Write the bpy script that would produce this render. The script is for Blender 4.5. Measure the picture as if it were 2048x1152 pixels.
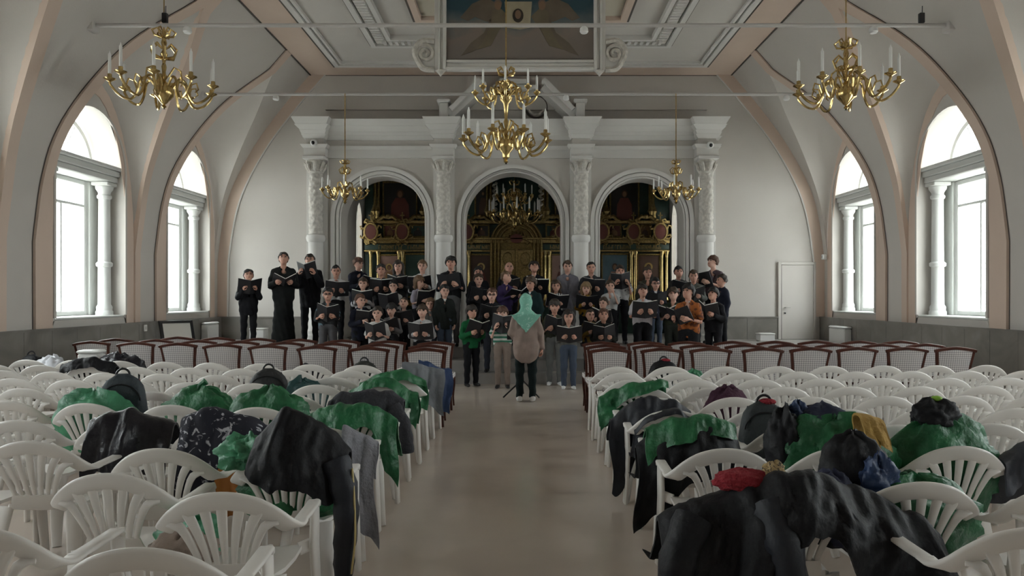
import bpy, bmesh, math, random
import numpy as np
from math import pi, sin, cos, sqrt, radians as R
from mathutils import Vector, Matrix

S = bpy.context.scene
C = S.collection
for o in list(bpy.data.objects):
    bpy.data.objects.remove(o, do_unlink=True)

# ------------------------------------------------------------------ camera, sky, exposure
F, CX, CY, H = 1450.0, 1042.0, 592.0, 1.62          # focal length in px, vanishing point, eye height
cam_d = bpy.data.cameras.new('camera'); cam = bpy.data.objects.new('camera', cam_d); C.objects.link(cam)
cam.location = (0, 0, H); cam.rotation_euler = (pi/2, 0, 0)
cam_d.sensor_width = 36; cam_d.lens = F/2048*36
cam_d.shift_x = -(CX-1024)/2048; cam_d.shift_y = (CY-576)/2048
cam_d.clip_end = 200
S.camera = cam
def at(px, py, d):
    return ((px-CX)/F*d, d, H+(CY-py)/F*d)

w = bpy.data.worlds.new('overcast sky'); S.world = w; w.use_nodes = True
bg = w.node_tree.nodes['Background']
bg.inputs[0].default_value = (0.97, 0.98, 1.0, 1); bg.inputs[1].default_value = 8.0
S.view_settings.view_transform = 'Standard'; S.view_settings.look = 'None'
S.view_settings.exposure = .84; S.view_settings.gamma = 1.0; S.view_settings.use_curve_mapping = False
S.cycles.use_denoising = True; S.cycles.use_adaptive_sampling = True; S.cycles.adaptive_threshold = .04
S.cycles.max_bounces = 8; S.cycles.diffuse_bounces = 6; S.cycles.glossy_bounces = 3
S.cycles.transparent_max_bounces = 12; S.cycles.transmission_bounces = 4
S.cycles.sample_clamp_indirect = 8.0
S.cycles.caustics_reflective = False; S.cycles.caustics_refractive = False

HW = 7.0                                            # half width of the nave
YB, YR = 16.75, -3.6                                # altar wall, wall behind the camera
PITCH = 3.45
BAYS = [15.28-PITCH*i for i in range(5)]            # bay centres (the first two are in view)
PIERS = [17.0-PITCH*i for i in range(6)]
# daylight sampling helps: the window openings and altar windows are light portals of the sky
def portal(loc, rot, sx, sy):
    l = bpy.data.lights.new('window_portal', 'AREA'); l.shape = 'RECTANGLE'; l.size = sx; l.size_y = sy
    l.cycles.is_portal = True
    o = bpy.data.objects.new('window_portal', l); C.objects.link(o); o.location = loc; o.rotation_euler = rot
for yc in BAYS:
    for s in (-1, 1):
        portal((s*7.62, yc, 3.0), (0, s*pi/2, 0), 3.5, 2.0)
for s in (-1, 1):
    portal((-.1+s*4.32, 18.8, 2.6), (0, s*pi/2, 0), 3.2, 1.0)

# ------------------------------------------------------------------ mesh helpers
rnd = random.Random(7)
class MB:
    def __init__(s): s.v = []; s.f = []; s.m = []; s.mi = 0
    def add(s, vs, fs):
        n = len(s.v); s.v += [tuple(map(float, p)) for p in vs]
        for f in fs: s.f.append(tuple(i+n for i in f)); s.m.append(s.mi)
        return s
    def box(s, x0, x1, y0, y1, z0, z1):
        vs = [(x0,y0,z0),(x1,y0,z0),(x1,y1,z0),(x0,y1,z0),(x0,y0,z1),(x1,y0,z1),(x1,y1,z1),(x0,y1,z1)]
        return s.add(vs, [(3,2,1,0),(4,5,6,7),(0,1,5,4),(1,2,6,5),(2,3,7,6),(3,0,4,7)])
    def bbox(s, x0, x1, y0, y1, z0, z1, b=.01):
        """box with chamfered vertical and horizontal edges"""
        pts = []
        for (z, i) in ((z0, b), (z0+b, 0), (z1-b, 0), (z1, b)):
            X0, X1, Y0, Y1 = x0+i, x1-i, y0+i, y1-i
            pts.append([(X0+b,Y0,z),(X1-b,Y0,z),(X1,Y0+b,z),(X1,Y1-b,z),(X1-b,Y1,z),(X0+b,Y1,z),(X0,Y1-b,z),(X0,Y0+b,z)])
        return s.rings(pts, True, True)
    def rings(s, rings, cap0=False, cap1=False, closed=True):
        n = len(rings[0]); vs = [p for r in rings for p in r]; fs = []
        for i in range(len(rings)-1):
            for j in range(n if closed else n-1):
                k = (j+1) % n
                fs.append((i*n+j, i*n+k, (i+1)*n+k, (i+1)*n+j))
        if cap0: fs.append(tuple(range(n-1, -1, -1)))
        if cap1: fs.append(tuple((len(rings)-1)*n+j for j in range(n)))
        return s.add(vs, fs)
    def lathe(s, prof, n=12, c=(0,0,0), cap=True):
        return s.rings([[(c[0]+r*cos(2*pi*j/n), c[1]+r*sin(2*pi*j/n), c[2]+z) for j in range(n)] for r, z in prof], cap, cap)
    def sphere(s, c, r, n=10, m=7):
        if not hasattr(r, '__len__'): r = (r, r, r)
        return s.rings([[(c[0]+r[0]*sin(pi*i/m)*cos(2*pi*j/n), c[1]+r[1]*sin(pi*i/m)*sin(2*pi*j/n), c[2]-r[2]*cos(pi*i/m)) for j in range(n)] for i in ([.12]+list(range(1, m))+[m-.12])], True, True)
    def tube(s, path, r, n=8, cap=True):
        P = [Vector(p) for p in path]; rings = []
        if not hasattr(r, '__len__'): r = [r]*len(P)
        up = None
        for i, p in enumerate(P):
            t = (P[min(i+1, len(P)-1)]-P[max(i-1, 0)]).normalized()
            if up is None: up = Vector((0,0,1)) if abs(t.z) < .9 else Vector((0,1,0))
            a = t.cross(up)
            if a.length < 1e-4: a = t.orthogonal()
            a.normalize(); b = a.cross(t).normalized(); up = b
            rings.append([tuple(p+r[i]*(cos(2*pi*j/n)*a+sin(2*pi*j/n)*b)) for j in range(n)])
        return s.rings(rings, cap, cap)
    def strap(s, path, wide, hw, ht, cap=True):
        """flat bar swept along path; wide[i] is the direction of its broad side, hw / ht its half width and half thickness"""
        P = [Vector(p) for p in path]; rings = []
        if not hasattr(hw, '__len__'): hw = [hw]*len(P)
        if not hasattr(ht, '__len__'): ht = [ht]*len(P)
        for i, p in enumerate(P):
            t = (P[min(i+1, len(P)-1)]-P[max(i-1, 0)]).normalized()
            W = Vector(wide[i] if hasattr(wide[0], '__len__') else wide)
            W = (W-t*W.dot(t)).normalized(); N = t.cross(W)
            a, b = hw[i], ht[i]
            rings.append([tuple(p+W*x*a+N*y*b) for x, y in ((1,.4),(.75,1),(-.75,1),(-1,.4),(-1,-.4),(-.75,-1),(.75,-1),(1,-.4))])
        return s.rings(rings, cap, cap)
    def prism(s, poly, fn, d0, d1):
        """poly (a,b) outline extruded between depth d0 and d1; fn(a,b,d)->xyz"""
        n = len(poly)
        return s.rings([[fn(a, b, d0) for a, b in poly], [fn(a, b, d1) for a, b in poly]], True, True)
    def grid(s, rows, flip=False):
        n = len(rows[0]); fs = []
        for i in range(len(rows)-1):
            for j in range(n-1):
                q = (i*n+j, i*n+j+1, (i+1)*n+j+1, (i+1)*n+j)
                fs.append(q[::-1] if flip else q)
        return s.add([p for r in rows for p in r], fs)
    def mesh(s, name, mats, smooth=True, ang=.7):
        me = bpy.data.meshes.new(name); me.from_pydata(s.v, [], s.f)
        if not isinstance(mats, (list, tuple)): mats = [mats]
        for m in mats: me.materials.append(m)
        if len(mats) > 1: me.polygons.foreach_set('material_index', s.m)
        if smooth:
            me.shade_smooth(); me.set_sharp_from_angle(angle=ang)
        me.update(); return me
    def build(s, name, mats, parent=None, smooth=True, ang=.7):
        return link(name, s.mesh(name, mats, smooth, ang), parent)
def link(name, me, parent=None, loc=None, rz=0):
    o = bpy.data.objects.new(name, me); C.objects.link(o)
    if parent is not None: o.parent = parent
    if loc is not None: o.location = loc
    if rz: o.rotation_euler = (0, 0, rz)
    return o
def tag(o, label=None, cat=None, group=None, kind=None):
    if label: o['label'] = label
    if cat: o['category'] = cat
    if group: o['group'] = group
    if kind: o['kind'] = kind
    return o
def thing(name, label, cat, loc=(0,0,0), rz=0, group=None):
    o = link(name, None, None, loc, rz); return tag(o, label, cat, group)
def struct(o): o['kind'] = 'structure'; return o
def copy_tree(o, parent=None):
    c = o.copy(); C.objects.link(c); c.parent = parent
    for k in list(o.children): copy_tree(k, c)
    return c
def catmull(P, n):
    P = [Vector(p) for p in P]; out = []
    Q = [P[0]*2-P[1]]+P+[P[-1]*2-P[-2]]
    for i in range(1, len(Q)-2):
        for k in range(n):
            t = k/n; a, b, c, d = Q[i-1], Q[i], Q[i+1], Q[i+2]
            out.append(.5*((2*b)+(c-a)*t+(2*a-5*b+4*c-d)*t*t+(3*b-a-3*c+d)*t**3))
    out.append(P[-1]); return out
def interp(x, xs, ys): return float(np.interp(x, xs, ys))
def smoothfn(xs, ys):
    """monotone-ish smooth interpolation of a few control points"""
    P = catmull([(a, b, 0) for a, b in zip(xs, ys)], 12)
    X = [p.x for p in P]; Y = [p.y for p in P]
    return lambda x: float(np.interp(x, X, Y))

# ------------------------------------------------------------------ materials
def mat(name, col, rough=.6, metal=0, noise=None, bump=None, spec=.5, sheen=0, coat=0):
    """noise=(scale, amount[, second colour]); bump=(scale, strength)"""
    m = bpy.data.materials.new(name); m.use_nodes = True; nt = m.node_tree; b = nt.nodes['Principled BSDF']
    b.inputs['Base Color'].default_value = (*col, 1); b.inputs['Roughness'].default_value = rough
    b.inputs['Metallic'].default_value = metal; b.inputs['Specular IOR Level'].default_value = spec
    if sheen: b.inputs['Sheen Weight'].default_value = sheen
    if coat: b.inputs['Coat Weight'].default_value = coat
    if noise or bump:
        tc = nt.nodes.new('ShaderNodeTexCoord')
    if noise:
        t = nt.nodes.new('ShaderNodeTexNoise'); t.inputs['Scale'].default_value = noise[0]; t.inputs['Detail'].default_value = 5
        nt.links.new(tc.outputs['Object'], t.inputs['Vector'])
        mx = nt.nodes.new('ShaderNodeMix'); mx.data_type = 'RGBA'
        c2 = noise[2] if len(noise) > 2 else tuple(max(0, c*(1-noise[1])) for c in col)
        mx.inputs['A'].default_value = (*col, 1); mx.inputs['B'].default_value = (*c2, 1)
        rp = nt.nodes.new('ShaderNodeValToRGB'); rp.color_ramp.elements[0].position = .38; rp.color_ramp.elements[1].position = .62
        nt.links.new(t.outputs['Fac'], rp.inputs['Fac']); nt.links.new(rp.outputs['Color'], mx.inputs['Factor'])
        nt.links.new(mx.outputs['Result'], b.inputs['Base Color'])
    if bump:
        t2 = nt.nodes.new('ShaderNodeTexNoise'); t2.inputs['Scale'].default_value = bump[0]; t2.inputs['Detail'].default_value = 4
        nt.links.new(tc.outputs['Object'], t2.inputs['Vector'])
        bp = nt.nodes.new('ShaderNodeBump'); bp.inputs['Strength'].default_value = bump[1]; bp.inputs['Distance'].default_value = .02
        nt.links.new(t2.outputs['Fac'], bp.inputs['Height']); nt.links.new(bp.outputs['Normal'], b.inputs['Normal'])
    return m
_cloth = {}
def cloth(col, rough=.85, spec=.2, sheen=.0):
    k = (tuple(round(c, 3) for c in col), rough)
    if k not in _cloth:
        _cloth[k] = mat('cloth_%d' % len(_cloth), col, rough, noise=(6, .18), bump=(90, .25), spec=spec, sheen=sheen)
    return _cloth[k]
M = {}
M['plaster'] = mat('plaster', (.58, .55, .515), .85, noise=(.7, .06), bump=(40, .08), spec=.2)
M['peach'] = mat('peach_paint', (.66, .53, .445), .85, noise=(.9, .06), bump=(40, .08), spec=.2)
M['white_plaster'] = mat('white_plaster', (.66, .645, .62), .8, noise=(1.2, .05), bump=(60, .1), spec=.25)
M['stucco'] = mat('carved_stucco', (.66, .63, .58), .8, noise=(14, .25), bump=(30, .4), spec=.25)
M['line'] = mat('dark_line_and_shade', (.10, .085, .075), .8)  # dark lines and joints, also the shadow edge beside the rib bands
M['cream'] = mat('cream_paint', (.52, .48, .39), .85, noise=(1, .05))
M['window_white'] = mat('window_white', (.62, .63, .61), .5, noise=(2, .04))
M['floor'] = mat('polished_floor', (.66, .58, .515), .2, noise=(1.1, .12), spec=.5)
M['plastic'] = mat('white_plastic', (.74, .715, .685), .36, noise=(5, .04), spec=.45)
M['wood'] = mat('mahogany', (.085, .026, .016), .5, noise=(18, .35), spec=.3)
M['gold'] = mat('brass', (.68, .50, .22), .2, 1.0, noise=(20, .25))
M['gilt_bright'] = mat('polished_lit_gilding', (.72, .56, .26), .22, 1.0, noise=(25, .2))  # paler than gilt: window highlights on the colonnettes put into the colour
M['gilt'] = mat('gilding', (.40, .29, .12), .32, .9, noise=(25, .45), bump=(60, .4))
M['gilt_dark'] = mat('dark_gilding', (.26, .18, .06), .45, .7, noise=(30, .5), bump=(80, .5))
M['icon_green'] = mat('iconostasis_green', (.025, .06, .045), .4, noise=(4, .3))
M['candle'] = mat('candle_white', (.82, .82, .80), .4)
M['steel'] = mat('painted_steel', (.50, .48, .46), .45)
M['black'] = mat('black_plastic', (.012, .012, .014), .4)
M['blackmetal'] = mat('black_metal', (.015, .015, .016), .35, .3)
M['paper'] = mat('paper', (.78, .77, .73), .8, spec=.2)
M['folder'] = mat('black_folder', (.012, .012, .015), .4, bump=(120, .15))
M['heater'] = mat('white_enamel', (.72, .72, .71), .35)
M['shoe_black'] = mat('black_leather', (.012, .011, .012), .35)
M['shoe_white'] = mat('white_sneaker', (.72, .72, .72), .5)
M['eye'] = mat('dark_eye', (.02, .013, .01), .15)
M['mouth'] = mat('lips', (.22, .06, .05), .5)
M['skin'] = mat('skin', (.52, .30, .22), .55, noise=(12, .10, (.46, .23, .17)), spec=.35)
M['skin2'] = mat('skin_pale', (.60, .38, .30), .55, noise=(12, .10, (.54, .30, .23)), spec=.35)

def marble():
    m = bpy.data.materials.new('grey_marble'); m.use_nodes = True; nt = m.node_tree; b = nt.nodes['Principled BSDF']
    tc = nt.nodes.new('ShaderNodeTexCoord'); n1 = nt.nodes.new('ShaderNodeTexNoise'); n1.inputs['Scale'].default_value = 1.3; n1.inputs['Detail'].default_value = 8; n1.inputs['Distortion'].default_value = 1.6
    nt.links.new(tc.outputs['Object'], n1.inputs['Vector'])
    rp = nt.nodes.new('ShaderNodeValToRGB'); e = rp.color_ramp.elements
    e[0].position = .35; e[0].color = (.165, .155, .14, 1); e[1].position = .7; e[1].color = (.25, .235, .215, 1)
    k = e.new(.52); k.color = (.20, .187, .168, 1)
    nt.links.new(n1.outputs['Fac'], rp.inputs['Fac']); nt.links.new(rp.outputs['Color'], b.inputs['Base Color'])
    b.inputs['Roughness'].default_value = .3
    return m
M['marble'] = marble()
def glass():
    m = bpy.data.materials.new('window_glass'); m.use_nodes = True; nt = m.node_tree; nt.nodes.clear()
    o = nt.nodes.new('ShaderNodeOutputMaterial'); t = nt.nodes.new('ShaderNodeBsdfTransparent'); g = nt.nodes.new('ShaderNodeBsdfGlossy'); x = nt.nodes.new('ShaderNodeMixShader')
    t.inputs[0].default_value = (.93, .96, .95, 1); g.inputs['Roughness'].default_value = .05; x.inputs[0].default_value = .06
    nt.links.new(t.outputs[0], x.inputs[1]); nt.links.new(g.outputs[0], x.inputs[2]); nt.links.new(x.outputs[0], o.inputs[0])
    return m
M['glass'] = glass()
def weave():
    m = bpy.data.materials.new('woven_upholstery'); m.use_nodes = True; nt = m.node_tree; b = nt.nodes['Principled BSDF']
    tc = nt.nodes.new('ShaderNodeTexCoord'); mp = nt.nodes.new('ShaderNodeMapping'); mp.inputs['Rotation'].default_value = (0, R(45), 0); mp.vector_type = 'POINT'; mp0 = nt.nodes.new('ShaderNodeMapping'); mp0.inputs['Scale'].default_value = (1, 0, 1)
    ck = nt.nodes.new('ShaderNodeTexChecker'); ck.inputs['Scale'].default_value = 52
    ck.inputs['Color1'].default_value = (.62, .585, .57, 1); ck.inputs['Color2'].default_value = (.33, .31, .315, 1)
    nt.links.new(tc.outputs['Object'], mp0.inputs[0]); nt.links.new(mp0.outputs[0], mp.inputs[0]); nt.links.new(mp.outputs[0], ck.inputs[0]); nt.links.new(ck.outputs[0], b.inputs['Base Color'])
    b.inputs['Roughness'].default_value = .9
    return m
M['weave'] = weave()
# ------------------------------------------------------------------ the hall
CEIL = 6.75
Cz = smoothfn([0, 2.0, 2.6, 3.85, 5.0, 6.0, 6.75], [7.0, 7.0, 6.98, 6.76, 6.2, 5.48, 4.85])   # cove profile: half width at height z
Wz = smoothfn([0, 2.6, 3.4, 4.2, 5.0, 5.6, 6.3], [1.25, 1.25, 1.23, 1.13, .88, .58, 0.0])      # half width of a vault cell at the groin
TIP = 6.3
fl = MB(); fl.grid([[(-8.4, YR-.4, 0), (8.4, YR-.4, 0)], [(-8.4, 20.2, 0), (8.4, 20.2, 0)]])
struct(fl.build('floor', M['floor'], smooth=False))
gr = MB(); gr.grid([[(-60, -60, -.6), (60, -60, -.6)], [(-60, 80, -.6), (60, 80, -.6)]])
struct(gr.build('ground', mat('ground_bounce', (.74, .73, .70), .9, noise=(.5, .1)), smooth=False))  # unseen ground outside, made pale to bounce daylight up to the vault

# altar steps and platform
SOL = .62
sl = MB()
prof = [(13.35, 0), (13.35, .2), (13.75, .2), (13.75, .4), (14.15, .4), (14.15, SOL), (20.2, SOL)]
sl.grid([[(-7.4, y, z), (7.4, y, z)] for y, z in prof])
platform = struct(sl.build('floor_platform', mat('step_stone', (.36, .345, .33), .45, noise=(1.5, .2)), smooth=False))

# --- side walls with window openings
WH, WS, WT, SILL = .95, 3.75, 4.70, 1.25              # window half width, spring, top, sill
def arch_pts(n):                                      # window outline, anticlockwise from bottom-left over the top
    P = [(-WH, SILL), (-WH, 2.0), (-WH, 2.6), (-WH, 3.2)]
    P += [(-WH*cos(pi*k/n), WS+WH*sin(pi*k/n)) for k in range(n+1)]
    P += [(WH, 3.2), (WH, 2.6), (WH, 2.0), (WH, SILL)]
    return P
def cell_pts(n, inset=0.0):                           # wall arch of the vault cell
    a = 1.25-inset; hgt = 2.6-inset
    P = [(-a, SILL-.12), (-a, 1.8), (-a, 2.3), (-a, 2.55)]
    P += [(-a*cos(pi*k/n), 2.6+hgt*sin(pi*k/n)) for k in range(n+1)]
    P += [(a, 2.55), (a, 2.3), (a, 1.8), (a, SILL-.12)]
    return P
NA = 16
def side_wall(s, name):
    wall = MB(); band = []
    A, B, D = arch_pts(NA), cell_pts(NA, .24), cell_pts(NA)
    x = s*HW
    for yc in BAYS:
        wall.grid([[(x, yc+a, z) for a, z in A], [(x, yc+a, z) for a, z in B]], flip=s < 0)
        wall.grid([[(x+s*.62, yc+a, z) for a, z in A], [(x, yc+a, z) for a, z in A]], flip=s < 0)         # reveal
        wall.grid([[(x, yc-1.25, 0), (x, yc+1.25, 0)], [(x, yc-1.25, SILL-.12), (x, yc+1.25, SILL-.12)]])
        wall.grid([[(x, yc-1.25, SILL-.12), (x, yc+1.25, SILL-.12)], [(x, yc-WH, SILL), (x, yc+WH, SILL)]])
        wall.grid([[(x, yc-WH, SILL), (x, yc+WH, SILL)], [(x+s*.62, yc-WH, SILL), (x+s*.62, yc+WH, SILL)]])
        b = MB(); b.grid([[(x-s*.015, yc+a, z) for a, z in B], [(x-s*.015, yc+a, z) for a, z in D]], flip=s < 0)
        b.grid([[(x, yc+a, z) for a, z in B], [(x-s*.015, yc+a, z) for a, z in B]], flip=s < 0)
        band.append(b)
    edges = [YR]+sorted(BAYS)+[YB+.05]
    # plain wall between the bays, behind the piers
    ys = sorted(BAYS)
    spans = [(YR, ys[0]-1.25)]+[(ys[i]+1.25, ys[i+1]-1.25) for i in range(len(ys)-1)]+[(ys[-1]+1.25, YB+.05)]
    for a, b in spans:
        wall.grid([[(x, a, 0), (x, b, 0)], [(x, a, 3.4), (x, b, 3.4)], [(x, a, CEIL), (x, b, CEIL)]])
    # outer skin so no daylight leaks past the reveals
    X = x+s*.62
    O = [(-1.72, -.6)]+[(-1.725, z) for z in (1.5, 2.4, 3.2)]+[(-1.725+3.45*k/NA, 7.4 if 0 < k < NA else 4.5) for k in range(NA+1)]+[(1.725, 3.2), (1.725, 2.4), (1.725, 1.5), (1.72, -.6)]
    for yc in BAYS:
        wall.grid([[(X, yc+a, z) for a, z in A], [(X, yc+a, z) for a, z in O]])
        wall.grid([[(X, yc-WH, SILL), (X, yc+WH, SILL)], [(X, yc-1.725, -.6), (X, yc+1.725, -.6)]])
        for q in (-1, 1):
            wall.add([(X, yc+q*1.725, 4.5), (X, yc+q*1.725, 7.4), (X, yc+q*1.5, 7.4)], [(0, 1, 2)])
    wall.grid([[(X, YR-1, -.6), (X, ys[0]-1.72, -.6)], [(X, YR-1, 7.4), (X, ys[0]-1.72, 7.4)]])
    wall.grid([[(X, ys[-1]+1.72, -.6), (X, 20.3, -.6)], [(X, ys[-1]+1.72, 7.4), (X, 20.3, 7.4)]])
    wo = struct(wall.build(name, M['plaster']))
    for b in band: b.build('arch_band', M['peach'], wo)
    return wo
wallL = side_wall(-1, 'wall_left'); wallR = side_wall(1, 'wall_right')
for nm, y in (('wall_rear', YR),):
    b = MB(); b.box(-7.7, 7.7, y-.4, y, -.1, 7.4); struct(b.build(nm, M['plaster'], smooth=False))

# --- ceiling: flat field, vault cells, ribs
cl = MB(); cl.grid([[(-4.87, YR, CEIL), (4.87, YR, CEIL)], [(-4.87, YB+.1, CEIL), (4.87, YB+.1, CEIL)]], flip=True)
ceiling = struct(cl.build('ceiling', M['plaster'], smooth=False))
rf = MB(); rf.box(-7.9, 7.9, YR-.5, 20.6, 7.4, 7.6); struct(rf.build('roof', M['plaster'], smooth=False))
for s in (-1, 1):
    for yc in BAYS:
        c = MB()
        for q in (-1, 1):
            G, W_ = [], []
            n = 22
            for k in range(n+1):
                t = k/n; zg = 2.6+t*(TIP-2.6); ph = t*pi/2
                G.append((s*Cz(zg), yc+q*Wz(zg), zg)); W_.append((s*HW, yc+q*1.25*cos(ph), 2.6+2.6*sin(ph)))
            rows = []
            for j in range(7):
                u = j/6; rows.append([tuple(np.array(a)*(1-u)+np.array(b)*u+np.array((0, 0, .25*sin(pi*u)*t_))) for a, b, t_ in zip(G, W_, np.linspace(0, 1, n+1))])
            c.grid(rows, flip=(s*q > 0))
        c.build('vault_cell', M['plaster'], ceiling, ang=1.2)
tn = 0
def rib(s, yp, e0=-1.725, e1=1.725):
    """cove panel between two vault cells, with a peach band along each groin"""
    global tn; tn += 1
    zs = list(np.linspace(0, 2.4, 5))+list(np.linspace(2.6, CEIL, 30))
    hb = lambda z: PITCH/2-Wz(min(z, TIP))
    bw = lambda z: float(np.interp(z, [0, 3.5, 6.3], [.17, .19, .26]))
    p = MB()
    cl_ = lambda e: max(e0, min(e1, e))
    rows = [[(s*Cz(z), yp+cl_(e), z) for e in np.linspace(-hb(z), hb(z), 7)] for z in zs]
    p.grid(rows, flip=s < 0)
    o = struct(p.build('trim_%d' % tn, M['plaster'], ang=1.2))
    for q in (-1, 1):
        if q > 0 and e1 < .3: continue
        b = MB()
        pr = .045
        sec = lambda z, a, off: (s*(Cz(z)-off), yp+q*cl_(a), z)
        zz = [z for z in zs]
        b.grid([[sec(z, hb(z)-bw(z), -.02), sec(z, hb(z)-bw(z), pr), sec(z, hb(z)-.0, pr), sec(z, hb(z)+.001, -.06)] for z in zz], flip=(s*q < 0))
        b.build('edge_band', M['peach'], o)
        l = MB()
        l.grid([[sec(z, hb(z)-bw(z)-.022, .004), sec(z, hb(z)-bw(z), .006)] for z in zz], flip=(s*q < 0))
        l.build('dark_line_and_shade', M['line'], o)  # shadow edge of the raised band, put in as a dark strip
    return o
for s in (-1, 1):
    for yp in PIERS:
        if yp-1.725 < YR: continue
        rib(s, yp, -1.725, 1.725 if yp < 16.9 else -.26)

# painted and moulded frames on the flat ceiling
def ceil_frame(i0, wdt, thick, m, front=None, name='ceiling_moulding', side=None):
    """rectangular frame strip: inset i0 from the ceiling edge, width wdt, hanging thick below it"""
    si = side if side is not None else i0
    fr = i0 if front is None else front
    x0, x1, y0, y1 = -4.85+si, 4.85-si, YR+si, YB-fr
    o = [(x0, y0), (x1, y0), (x1, y1), (x0, y1)]; i = [(x0+wdt, y0+wdt), (x1-wdt, y0+wdt), (x1-wdt, y1-wdt), (x0+wdt, y1-wdt)]
    for k in range(4):
        a, b, c, d = o[k], o[(k+1) % 4], i[(k+1) % 4], i[k]
        q = MB(); z0, z1 = CEIL-thick, CEIL
        q.rings([[(*a, z0), (*b, z0), (*c, z0), (*d, z0)], [(*a, z1), (*b, z1), (*c, z1), (*d, z1)]], True, True)
        q.build(name, m, ceiling, smooth=False)
ceil_frame(0, .70, .03, M['peach'])
ceil_frame(-.02, .03, .045, M['line'])
ceil_frame(.70, .05, .07, M['line'])
ceil_frame(.75, .10, .09, M['white_plaster']); ceil_frame(.88, .05, .06, M['white_plaster'])
ceil_frame(1.78, .04, .05, M['line'], front=2.0)
ceil_frame(1.82, .10, .10, M['white_plaster'], front=2.04); ceil_frame(1.95, .22, .06, M['stucco'], front=2.17); ceil_frame(2.2, .08, .10, M['white_plaster'], front=2.42)
ceil_frame(2.85, .05, .05, M['line'], front=3.3); ceil_frame(2.9, .12, .08, M['peach'], front=3.35)
q = MB(); q.box(-1.8, 1.8, YR+3.1, YB-3.5, CEIL-.015, CEIL); q.build('cream_field', M['cream'], ceiling, smooth=False)
dn = MB()
for k in range(46):                                   # dentils of the moulded frame
    x = -2.75+k*.122; dn.box(x, x+.06, YB-2.38, YB-2.2, CEIL-.1, CEIL-.06)
for k in range(40):
    y = YB-2.5-k*.122
    for sx in (-1, 1): dn.box(sx*2.78-.09, sx*2.78+.09, y-.06, y, CEIL-.1, CEIL-.06)
tag(dn.build('dentil_row', M['white_plaster'], ceiling, smooth=False), kind='stuff')

# --- marble dado, slab by slab
dz0, dz1 = 0, 1.11
def dado(name, p0, p1, n_out, zb=0, seg=.62):
    p0, p1 = Vector(p0), Vector(p1); L = (p1-p0).length; n = max(1, round(L/seg)); t = (p1-p0)/n; N = Vector(n_out)
    base = MB(); a, b = p0, p1
    base.rings([[tuple(a), tuple(b), tuple(b+N*.02), tuple(a+N*.02)], [(*tuple(a)[:2], dz1), (*tuple(b)[:2], dz1), (*tuple(b+N*.02)[:2], dz1), (*tuple(a+N*.02)[:2], dz1)]], True, True)
    base.v = [(x, y, max(z, zb)) for x, y, z in base.v]
    o = struct(base.build(name, M['line'], smooth=False))
    for k in range(n):
        a = p0+t*k+t.normalized()*.003; b = p0+t*(k+1)-t.normalized()*.003
        m = MB(); q = [a+N*.02, b+N*.02, b+N*.036, a+N*.036]
        m.rings([[(v.x, v.y, zb) for v in q], [(v.x, v.y, dz1) for v in q]], True, True)
        m.build('marble_slab', M['marble'], o, smooth=False)
    cap = MB(); q = [p0, p1, p1+N*.055, p0+N*.055]
    cap.rings([[(v.x, v.y, dz1) for v in q], [(v.x, v.y, dz1+.035) for v in q]], True, True)
    cap.build('dado_cap', M['marble'], o, smooth=False)
dado('trim_dado_left', (-HW+.06, 4.0, 0), (-HW+.06, YB, 0), (1, 0, 0))
dado('trim_dado_right', (HW-.06, 4.0, 0), (HW-.06, YB, 0), (-1, 0, 0))
dado('trim_dado_altar_left', (-HW, YB, 0), (-4.95, YB, 0), (0, -1, 0), SOL)
dado('trim_dado_altar_right', (4.5, YB, 0), (5.93, YB, 0), (0, -1, 0), SOL)
dado('trim_dado_altar_corner', (6.90, YB, 0), (HW, YB, 0), (0, -1, 0), SOL)

# --- altar wall: plain wings, peach edge following the cove
XL, XR, XC = -4.85, 4.45, -.2                         # the arcade screen spans XL..XR
for s, x_in, nm in ((-1, XL, 'wall_altar_left'), (1, XR, 'wall_altar_right')):
    b = MB(); zs = list(np.linspace(0, CEIL, 30))
    b.grid([[(s*(Cz(z)+.05), YB, z), (x_in, YB, z)] if abs(x_in) < Cz(z) else [(x_in, YB, z), (x_in, YB, z)] for z in zs], flip=s < 0)
    o = struct(b.build(nm, M['plaster'], smooth=False))
    e = MB(); bd = lambda z: float(np.interp(z, [0, 3, 6.75], [.2, .24, .34]))
    e.grid([[(s*(Cz(z)+.02), YB-.03, z), (s*(Cz(z)-bd(z)), YB-.03, z), (s*(Cz(z)-bd(z)), YB, z)] for z in np.linspace(1.14, CEIL, 40)], flip=s < 0)
    e.build('edge_band', M['peach'], o, ang=1.2)
    e = MB(); e.grid([[(s*(Cz(z)-bd(z)), YB-.034, z), (s*(Cz(z)-bd(z)-.03), YB-.034, z), (s*(Cz(z)-bd(z)-.03), YB, z)] for z in np.linspace(1.14, CEIL, 40)], flip=s < 0)
    e.build('white_fillet', M['white_plaster'], o, ang=1.2)
# wall over the screen
b = MB(); b.box(XL-.05, XR+.05, YB-.005, YB+.25, 5.0, CEIL+.2); struct(b.build('wall_altar_upper', M['plaster'], smooth=False))

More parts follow.
